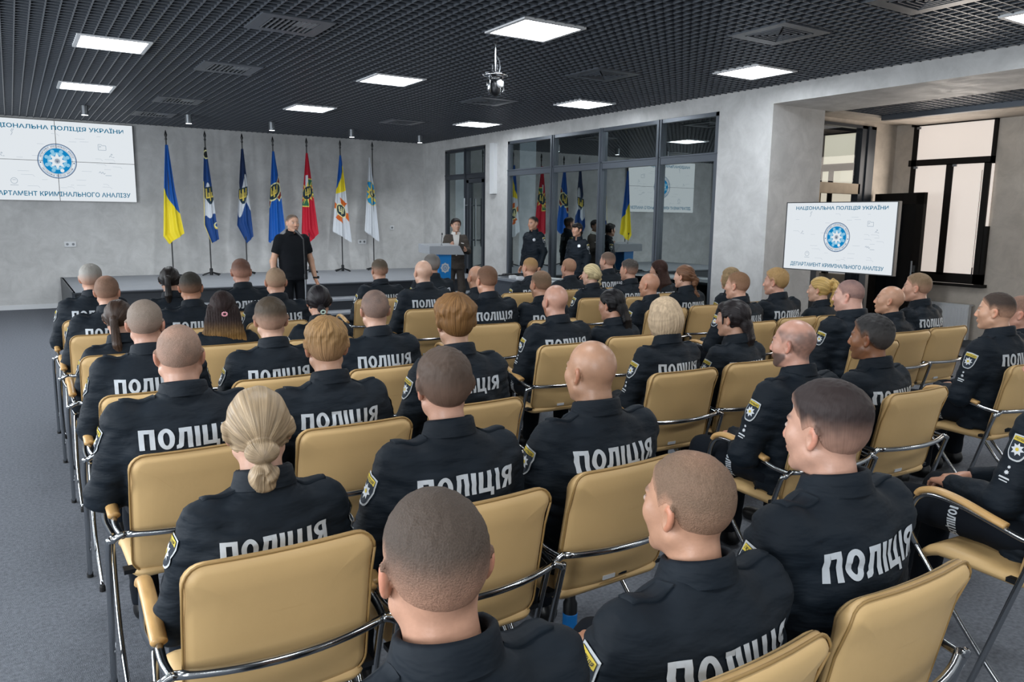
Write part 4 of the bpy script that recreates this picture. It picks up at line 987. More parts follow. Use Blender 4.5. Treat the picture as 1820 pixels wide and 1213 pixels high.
def patch2d():
    b = MB(); o = [(-.037, .047), (0, .050), (.037, .047)]
    o += [(.037*math.cos(t*.5*PI)**.6, .02-.072*math.sin(t*.5*PI)) for t in np.linspace(0, 1, 9)]; o += [(-x, z) for x, z in o[3:-1][::-1]]
    def sc_(k, y): return [(x*k, y, z*k) for x, z in o]
    b.fan(sc_(1, 0), (0, 0, 0), 4, 0); b.fan(sc_(.88, -.0009), (0, -.0009, 0), 4, 1)
    b.fan([(-.032, -.0018, .024), (0, -.0018, .025), (.032, -.0018, .024), (.0325, -.0018, .041), (0, -.0018, .043), (-.0325, -.0018, .041)], (0, -.0018, .033), 2, 2)
    b.fan([(x, -.0018, z-.006) for x, z in star_outline(.026, .0155, 8)], (0, -.0018, -.006), 3, 3)
    b.fan([(.007*math.cos(k*PI/6), -.0026, -.006+.007*math.sin(k*PI/6)) for k in range(12)], (0, -.0026, -.006), 1, 2)
    V, F = text_fit('ПОЛІЦІЯ', 0, .033, .055, .010, .02, -.0026); b.add(V, F, 1)
    return np.concatenate(b.v), b.f, b.m
PATCH = patch2d()
SHOE = None; TROU = {}
def trousers_sit(w):
    k = round(w, 1)
    if k not in TROU:
        def fn(X, Y, Z):
            A = np.abs(X); d = ell(X, Y, Z, (0, .16, .545), (.19*w, .15, .09))
            d = smin(d, cap(A, Y, Z, (.095, .17, .555), (.125, .56, .555), .088*(.6+.4*w), .070), .03)
            d = smin(d, cap(A, Y, Z, (.125, .575, .55), (.125, .60, .10), .068, .055), .02)
            d = d+.004*vnoise(X, Y, Z, 16, 4)+.003*vnoise(X, Y, Z, 34, 9)
            return np.maximum(d, .075-Z)
        TROU[k] = snet(fn, (-.30, -.02, .05), (.30, .70, .68), .014)
        TROU[k] = (TROU[k][0], TROU[k][1], None)
    return TROU[k]
def shoe_proto():
    def fn(X, Y, Z):
        d = cap(X, Y, Z, (0, -.04, .045), (.004, .15, .03), .043, .040); d = smin(d, cap(X, Y, Z, (0, -.02, .05), (0, -.02, .13), .042, .040), .03)
        return np.maximum(np.maximum(d, .0-Z), Z-.13)
    return snet(fn, (-.07, -.11, -.01), (.07, .21, .15), .01)
def person(x, y, label, topz=1.26, yaw=0, chairx=None, pose='sit', w=1.0, hs=0.98, skin='#c79b84', hair=None, hc='#2c2622', p=None, look=None, pitch=0, jacket='cloth',
           letters=True, patch=True, short=False, dpt=5.0, wrists=None, elbows=None, extra=None, thigh=False, straps=True, belly=0, curl=.6, hy=0.0, rank=False):
    global SHOE
    hs *= .945; p = p or {}; skin = np.array(hexc(skin))*np.array([.80, .77, .75]); hcol = np.array(hexc(hc)); seed = int(abs(x*131+y*71)) % 97
    rx = x if chairx is None else (x+chairx)/2
    root = empty('person', (rx, y, 0), yaw, label, 'person'); dx = x-rx
    R2 = Matrix.Rotation(-yaw, 3, 'Z')
    sit = pose == 'sit'
    z1 = topz-.246; z0 = .47 if sit else topz-.83
    if sit: z0 = .47
    cy = .155 if sit else 0.0
    hC = np.array([dx, (cy+.03 if sit else .02)+hy, topz-.120*hs])
    cyN = cy-.012
    # head direction
    hyaw = 0.0
    if look is not None: hyaw = look
    Rm = np.array(Matrix.Rotation(hyaw, 3, 'Z')@Matrix.Rotation(pitch, 3, 'X'))
    vox = .0042 if dpt < 3 else .0052 if dpt < 6.5 else .0062
    k = (z1-z0)/.57
    S = [np.array([s*.168*w, cyN-.002, z1-.068]) for s in (-1, 1)]
    if elbows is None: El = [np.array([s*.245*(.5+.5*w), cy+.045, z1-.335]) for s in (-1, 1)] if sit else [np.array([s*.245*(.5+.5*w), cy-.01, z1-.345]) for s in (-1, 1)]
    else: El = [np.array(e, float) for e in elbows]
    if wrists is None: Wr = [np.array([s*.075, .43, .655]) for s in (-1, 1)] if sit else [np.array([s*.26*(.5+.5*w), .045, z1-.60]) for s in (-1, 1)]
    else: Wr = [np.array(e, float) for e in wrists]
    for q in S+El: q[0] += dx*.9
    # ---- body: head, neck, chest and hands as one mesh
    def toq(X, Y, Z):
        a, b, c = X-hC[0], Y-hC[1], Z-hC[2]
        return [(a*Rm[0, i]+b*Rm[1, i]+c*Rm[2, i])/hs for i in range(3)]
    nb = hC+Rm@np.array([0, -.020, -.055])*hs; nr = .054*hs*(1+.18*p.get('fat', 0)); nk = p.get('neck', 1.0)
    chest = np.array([dx*.95, cyN+.004, z1-.02])
    def bodyf(X, Y, Z):
        q = toq(X, Y, Z); d = head_sdf(*q, p)*hs
        d = smin(d, cap(X, Y, Z, nb, chest, nr*nk, (nr+.006)*nk), .022); return smin(d, ell(X, Y, Z, chest+np.array([0, .0, -.075]), (.11*w, .06, .07)), .03)
    V, F = snet(bodyf, (hC[0]-.125*hs, hC[1]-.15, z1-.12), (hC[0]+.125*hs, hC[1]+.15, topz+.015), vox)
    q = np.stack(toq(V[:, 0], V[:, 1], V[:, 2]), 1); cols = skin_colors(q, p, skin, hcol)
    parts = [(V, F, cols)]; n0 = len(V)
    for i, s in enumerate((-1, 1)):
        fw = (Wr[i]-El[i]); fw = fw/np.linalg.norm(fw)
        if sit: B = basis(np.array([-s*.55, .8, -.22]), np.array([0, .2, 1.0]))
        else: B = basis(fw*.9+np.array([0, .25, 0]), np.array([s*1.0, .0, .0]))
        if extra and 'hand' in extra: B = basis(extra['hand'][i][0], extra['hand'][i][1])
        hv, hf = hand_mesh(curl, .0036 if dpt < 3.5 else .0045); hv = hv.copy()*(.95*hs)
        if s > 0: hv[:, 0] *= -1; hf = hf[:, ::-1]
        hv = hv@B.T+Wr[i]+B@np.array([0, .015, 0]); parts.append((hv, hf, np.tile(skin*np.array([1.02, .93, .9]), (len(hv), 1))))
        if short:
            m = El[i]*.5+S[i]*.5
            av, af = snet(lambda X, Y, Z: smin(cap(X, Y, Z, m, El[i], .047*w, .042*w), cap(X, Y, Z, El[i], Wr[i], .043*w, .027), .02), np.minimum(np.minimum(m, El[i]), Wr[i])-.07, np.maximum(np.maximum(m, El[i]), Wr[i])+.07, .007)
            parts.append((av, af, np.tile(skin, (len(av), 1))))
    VV = np.concatenate([a for a, _, _ in parts]); off = 0; FF = []; offs = []
    for a, b, _ in parts: offs.append((off, len(FF) and sum(map(len, FF)))); FF.append(b+off); off += len(a)
    CC = np.concatenate([c for _, _, c in parts]); extraV = []; extraF = []; drop = []
    fst = np.cumsum([0]+[len(b) for b in FF]); FF = np.concatenate(FF)
    cen = VV[FF].mean(1)
    def near(part, pt):
        a, b_ = fst[part], fst[part+1]; return a+int(np.argmin(((cen[a:b_]-pt)**2).sum(1)))
    def link(fa, fb, path):     # arm inside the sleeve: joins two faces of the body mesh
        nonlocal off
        drop.extend([fa, fb]); prev = list(FF[fa])
        for pt in path:
            c0 = VV[prev] if max(prev) < len(VV) else np.array(extraV)[np.array(prev)-len(VV)]
            rel = c0-c0.mean(0); rel = rel/np.maximum(np.linalg.norm(rel, axis=1), 1e-6)[:, None]*.03
            ids = list(range(off, off+4)); extraV.extend(list(np.array(pt)+rel)); off += 4
            extraF.extend([(prev[j], prev[(j+1) % 4], ids[(j+1) % 4], ids[j]) for j in range(4)]); prev = ids
        e = list(FF[fb]); pv = np.array(extraV)[np.array(prev)-len(VV)] if min(prev) >= len(VV) else VV[prev]
        best = min(([e[(k+j) % 4] for j in range(4)] for k in range(4)), key=lambda o_: ((VV[o_]-VV[o_].mean(0)-pv+pv.mean(0))**2).sum())
        extraF.extend([(prev[j], prev[(j+1) % 4], best[(j+1) % 4], best[j]) for j in range(4)])
    st = 2 if short else 1
    for i, s in enumerate((-1, 1)):
        hp = 1+i*st
        fa = near(0, np.array([chest[0]+s*.10, chest[1], chest[2]-.07]))
        hb = near(hp, Wr[i]-(Wr[i]-El[i])/np.linalg.norm(Wr[i]-El[i])*.12)
        if short:
            link(fa, near(hp+1, S[i]), [S[i]*.8+chest*.2]); m1 = near(hp+1, Wr[i]+(Wr[i]-El[i])*.3); link(m1, hb, [Wr[i]])
        else: link(fa, hb, [S[i], El[i]*.5+S[i]*.5, El[i], El[i]*.4+Wr[i]*.6])
    keep = np.ones(len(FF), bool); keep[drop] = False
    VV = np.concatenate([VV, np.array(extraV)]); CC = np.concatenate([CC, np.tile(skin, (len(extraV), 1))])
    mk('body', VV, np.concatenate([FF[keep], np.array(extraF)]), M['skin'], None, root, True, CC)
    # ---- hair
    if hair:
        hair = dict(hair); hair['seed'] = seed+1
        lo = (-.12, -.20, -.14); hi = (.12, .13, .15)
        if hair['t'] in ('short', 'buzz', 'wavy'): lo = (-.105, -.13, -.10); hi = (.105, .125, .155)
        if hair['t'] == 'wavy': lo = (-.128, -.165, -.10); hi = (.128, .145, .18)
        elif hair['t'] == 'long': lo = (-.20, -.19, -.36); hi = (.20, .13, .15)
        elif hair['t'] in ('tail', 'low', 'curly', 'braid', 'high', 'knot'): lo = (-.13, -.20, -.34); hi = (.13, .13, .15)
        hv = vox*(.9 if hair['t'] in ('short', 'buzz', 'wavy') else 1.05)
        V, F = snet(lambda X, Y, Z: hair_sdf(X, Y, Z, hair, p), lo, hi, hv)
        c = np.tile(hcol, (len(V), 1)); xx, yy, zz = V.T
        if hair['t'] in ('short', 'buzz', 'wavy'):
            fd = hair.get('fade', .6); m = (1-sst(zz, -.03, .065))*fd; m = np.maximum(m, hair.get('thin', 0)*(.65+.35*vnoise(xx, yy, zz, 30, seed)))
            if hair.get('crown'): m = np.maximum(m, hair['crown']*np.exp(-((xx/.045)**2+((yy+.03)/.05)**2))*(zz > .06))
            m = np.maximum(m, (1-sst(-hairline(xx, yy, zz, p), -.002, .02+.022*(hair['t'] != 'wavy')))*(.9 if hair['t'] != 'wavy' else .45)); m = np.clip(m+.12*vnoise(xx, yy, zz, 70, seed)*fd*(1-sst(zz, .02, .06)), 0, 1); c = c*(1-m[:, None])+skin*.92*m[:, None]
            if hair.get('grey'): g_ = np.clip(hair['grey']*(1-sst(zz, .03, .09)*.6), 0, 1); c = c*(1-g_[:, None])+np.array([.33, .31, .29])*g_[:, None]
        else:
            st = vnoise(np.arctan2(xx, zz-.02)*1.0, yy*.2, zz*.12, 9, seed)*.5+vnoise(xx, yy*.3, zz*.12, 60, seed+1)*.5
            c = c*(1+.22*st[:, None])
            if hair.get('tip'): g_ = sst(-zz, .06, .20)[:, None]*(.6+.4*st[:, None]); c = c*(1-g_)+np.array(hexc(hair['tip']))*g_
        o = mk('hair', V*hs, F, M['hair' if hair['t'] == 'buzz' else 'hair_short' if hair['t'] == 'short' else 'hair_top' if hair['t'] == 'wavy' else 'hairl' if hair['t'] in ('long', 'bob') else 'hair_back'], None, root, True, np.clip(c, 0.001, 1))
        o.matrix_local = Matrix.Translation(hC)@Matrix(Rm.tolist()).to_4x4()
        if hair.get('tie'):
            tp, tc = hair['tie']; t_ = MB()
            for a in range(10): t_.lathe([(.001, -.006), (.006, 0), (.001, .006)], (tp[0]+.014*math.cos(a*PI/5), tp[1]-.008, tp[2]+.011*math.sin(a*PI/5)), 6)
            t_.build('hair_tie', mat('hair_tie', tc, .4), o)
    # ---- jacket
    rs, re_, rw = (.072*(.5+.5*w), .060*(.5+.5*w), .040) if not short else (.074*w, .066*w, .05)
    fs = 1.0 if jacket != 'polo' else .6
    def jack(X, Y, Z):
        d = torso_sdf(X, Y, Z, z0, z1, w, cyN, dx*.95, belly, 0)
        for i in (0, 1):
            if short:
                m = S[i]*.34+El[i]*.66; a = cap(X, Y, Z, S[i], m, rs, re_)
                ax_ = (m-S[i])/np.linalg.norm(m-S[i]); a = np.maximum(a, (X-m[0])*ax_[0]+(Y-m[1])*ax_[1]+(Z-m[2])*ax_[2])
            else:
                a = smin(cap(X, Y, Z, S[i], El[i], rs, re_), cap(X, Y, Z, El[i], Wr[i], re_, rw), .025)
                ax_ = (Wr[i]-El[i])/np.linalg.norm(Wr[i]-El[i]); a = np.maximum(a, (X-Wr[i][0])*ax_[0]+(Y-Wr[i][1])*ax_[1]+(Z-Wr[i][2])*ax_[2]-.012)
            d = smin(d, a, .024)
        d = d+fs*(.0065*vnoise(X+.3*Z, Y, Z*1.5, 8, seed)+.0095*(1-np.abs(vnoise(X*.55+.25*Z, Y*.6, Z*1.7-.35*np.abs(X), 15, seed+3))*2)*.5+.0040*vnoise(X*.6+.2*Z, Y, Z*1.6, 34, seed+5))
        return d
    allp = np.array(S+El+Wr+[np.array([-.24*w+dx, cy-.16, z0]), np.array([.24*w+dx, cy+.16+belly, z1])])
    lo = allp.min(0)-.085; hi = allp.max(0)+.085; hi[2] = max(hi[2], z1+.05); lo[2] = max(lo[2], z0-.03 if not sit else z0-.03)
    if not sit: lo[2] = min(allp[:, 2].min()-.05, z0-.03)
    JV, JF = snet(jack, lo, hi, .0095 if dpt < 3 else .0115 if dpt < 6.5 else .013)
    jo = mk('jacket' if jacket != 'polo' else 'polo_shirt', JV, JF, M[jacket], None, root, True)
    bvh = BVHTree.FromPolygons([tuple(v) for v in JV], [tuple(f) for f in JF])
    # collar
    nn = 40; pr = [(.0, -.03), (-.003, .020), (.004, .026), (.011, .020), (.015, .0), (.022, -.026)]; CV = []
    for rr, zz in pr:
        for j in range(nn):
            a = 2*PI*j/nn; cx_, sy_ = math.cos(a), math.sin(a); bk = -sy_
            CV.append((dx*.97+(.066*hs*(1+.14*p.get('fat', 0))*nk+rr)*cx_, cyN+.006+(.066*hs*(1+.14*p.get('fat', 0))*nk+rr)*sy_, z1+.028+zz*(1.0 if bk > -.2 else .9)+.016*bk-.004))
    CF = [(i*nn+j, i*nn+(j+1) % nn, (i+1)*nn+(j+1) % nn, (i+1)*nn+j) for i in range(len(pr)-1) for j in range(nn) if not (nn*.22 < j < nn*.28)]
    mk('collar', np.array(CV), CF, M[jacket] if not (extra and extra.get('shirt')) else M['shirt'], None, jo, True)
    if straps:
        for s in (-1, 1):
            G = MB(); us = np.linspace(0, 1, 8); vs_ = np.linspace(-1, 1, 5); P = []
            for u in us:
                for v in vs_: P.append((s*(.085+.095*u)*w+dx, cyN+.004+v*.024*(1-.15*u), z1+.15))
            top, ok = drape(bvh, P, (0, 0, -1), .006); bot = top-np.array([0, 0, .007])
            if ok.all():
                nu, nv = 8, 5; q = [(i*nv+j, i*nv+j+1, (i+1)*nv+j+1, (i+1)*nv+j) for i in range(nu-1) for j in range(nv-1)]; N = nu*nv
                side = [(i*nv, (i+1)*nv, (i+1)*nv+N, i*nv+N) for i in range(nu-1)]+[(i*nv+nv-1, (i+1)*nv+nv-1, (i+1)*nv+nv-1+N, i*nv+nv-1+N) for i in range(nu-1)]+[(j, j+1, j+1+N, j+N) for j in range(nv-1)]+[((nu-1)*nv+j, (nu-1)*nv+j+1, (nu-1)*nv+j+1+N, (nu-1)*nv+j+N) for j in range(nv-1)]
                mk('shoulder_strap', np.concatenate([top, bot]), q+side, M[jacket], None, jo, True)
    if letters:
        LV, LF = LET; W = .305*min(w, 1.1)**.9; P = np.stack([LV[:, 0]*W+dx*.8, np.full(len(LV), cy-.5), LV[:, 2]*W*1.02+z1-.118], 1)
        O, ok = drape(bvh, P, (0, 1, 0), .0032)
        mk('back_lettering', O, [f for f in LF if ok[list(f)].all()], M['print'], None, jo, True)
    def arm_patch(i, V2, F2, m2, mats, name, tpos, scale=1.0, rot=0.0):
        A = (El[i]-S[i]); A /= np.linalg.norm(A); s = -1 if i == 0 else 1
        out = np.array([s*1.0, .10, .10]); out -= A*(out@A); out /= np.linalg.norm(out); T = np.cross(A, out)*s*-1
        T = np.cross(-A, out); c = S[i]+(El[i]-S[i])*tpos
        u = V2[:, 0]*math.cos(rot)-V2[:, 2]*math.sin(rot); v = V2[:, 0]*math.sin(rot)+V2[:, 2]*math.cos(rot)
        P = c+out*.2+np.outer(u*scale, T)-np.outer(v*scale, A)
        O, ok = drape(bvh, P, tuple(-out), .0042); O = O+np.outer(-V2[:, 1]*1.5, out)
        fk = [j for j, f in enumerate(F2) if ok[list(f)].all()]
        if fk: mk(name, O, [F2[j] for j in fk], mats, [m2[j] for j in fk], jo, False)
    pm = [M['p_white'], M['p_dark'], M['p_yel'], M['p_star']]
    if patch:
        arm_patch(0, *PATCH, pm, 'shoulder_patch', .29, .92)
        if dpt < 4 or not sit: arm_patch(1, *PATCH, pm, 'shoulder_patch', .29, .92)
        if rank:
            b = MB(); b.fan([(x_, 0, z_+.012) for x_, z_ in star_outline(.009, .005, 8)], (0, 0, .012), 1, 0)
            b.fan([(x_, 0, z_+.032) for x_, z_ in star_outline(.006, .004, 8)], (0, 0, .032), 1, 0)
            b.add([(-.016, 0, -.006), (.016, 0, -.006), (.018, 0, -.012), (-.018, 0, -.012), (-.014, 0, -.018), (.014, 0, -.018), (.014, 0, -.022), (-.014, 0, -.022)], [(0, 1, 2, 3), (4, 5, 6, 7)], 0)
            arm_patch(0, np.concatenate(b.v), b.f, b.m, [M['p_star']], 'rank_mark', .66)
    # ---- trousers and shoes
    tm = extra.get('trouser', 'trouser') if extra else 'trouser'
    if sit:
        tr = trousers_sit(w)
        if tr[2] is None:
            o = mk('trousers', tr[0], tr[1], M[tm], None, root, True); TROU[round(w, 1)] = (tr[0], tr[1], o.data)
        else:
            o = bpy.data.objects.new('trousers', tr[2]); COL.objects.link(o); o.parent = root
        if thigh:
            tb_ = BVHTree.FromPolygons([tuple(v) for v in tr[0]], [tuple(f) for f in tr[1]]); LV, LF = LET; W = .15
            P = np.stack([np.full(len(LV), -.4), .36-LV[:, 2]*W*1.1, .55-LV[:, 0]*W*.85], 1); O, ok = drape(tb_, P, (1, 0, 0), .003)
            mk('thigh_lettering', O, [f for f in LF if ok[list(f)].all()], M['print'], None, o, True)
        ank = [(s*.125, .615) for s in (-1, 1)]
    else:
        hz = z0+.06
        def fn(X, Y, Z):
            A = np.abs(X); d = ell(X, Y, Z, (0, cy, hz), (.17*w, .115*w, .11)); d = smin(d, cap(A, Y, Z, (.085*w, cy, hz-.06), (.10, cy+.01, .46), .088*w, .064), .03)
            d = smin(d, cap(A, Y, Z, (.10, cy+.01, .46), (.105, cy-.015, .08), .066, .056), .03); return np.maximum(d+.003*vnoise(X, Y, Z, 20, seed), .06-Z)
        V, F = snet(fn, (-.25*w, cy-.17*w, .03), (.25*w, cy+.17*w, hz+.14), .014); o = mk('trousers', V, F, M[tm], None, root, True)
        ank = [(s*.105, cy-.01) for s in (-1, 1)]
    if SHOE is None: SHOE = mk('shoe', *shoe_proto(), M['shoe'], None, None, True).data; bpy.data.objects.remove(bpy.data.objects['shoe'])
    for ax_, ay in ank:
        o = bpy.data.objects.new('shoe', SHOE); COL.objects.link(o); o.parent = root; o.location = (ax_, ay, 0)
    return root, dict(bvh=bvh, jo=jo, z1=z1, cy=cyN, Wr=Wr, El=El, S=S, dx=dx, jac=(JV, JF), hC=hC)
# ------------------------------------------------------------------ the audience
def H(t, **k): return dict(t=t, **k)
bz = lambda **k: H('buzz', **{**dict(top=.0042, side=.0022, fade=.65, rough=.0012), **k})
sh = lambda **k: H('short', **{**dict(top=.012, side=.0045, fade=.5), **k})
C1, C2, C3, M1, M2 = .485, 1.045, 1.61, 2.93, 3.5
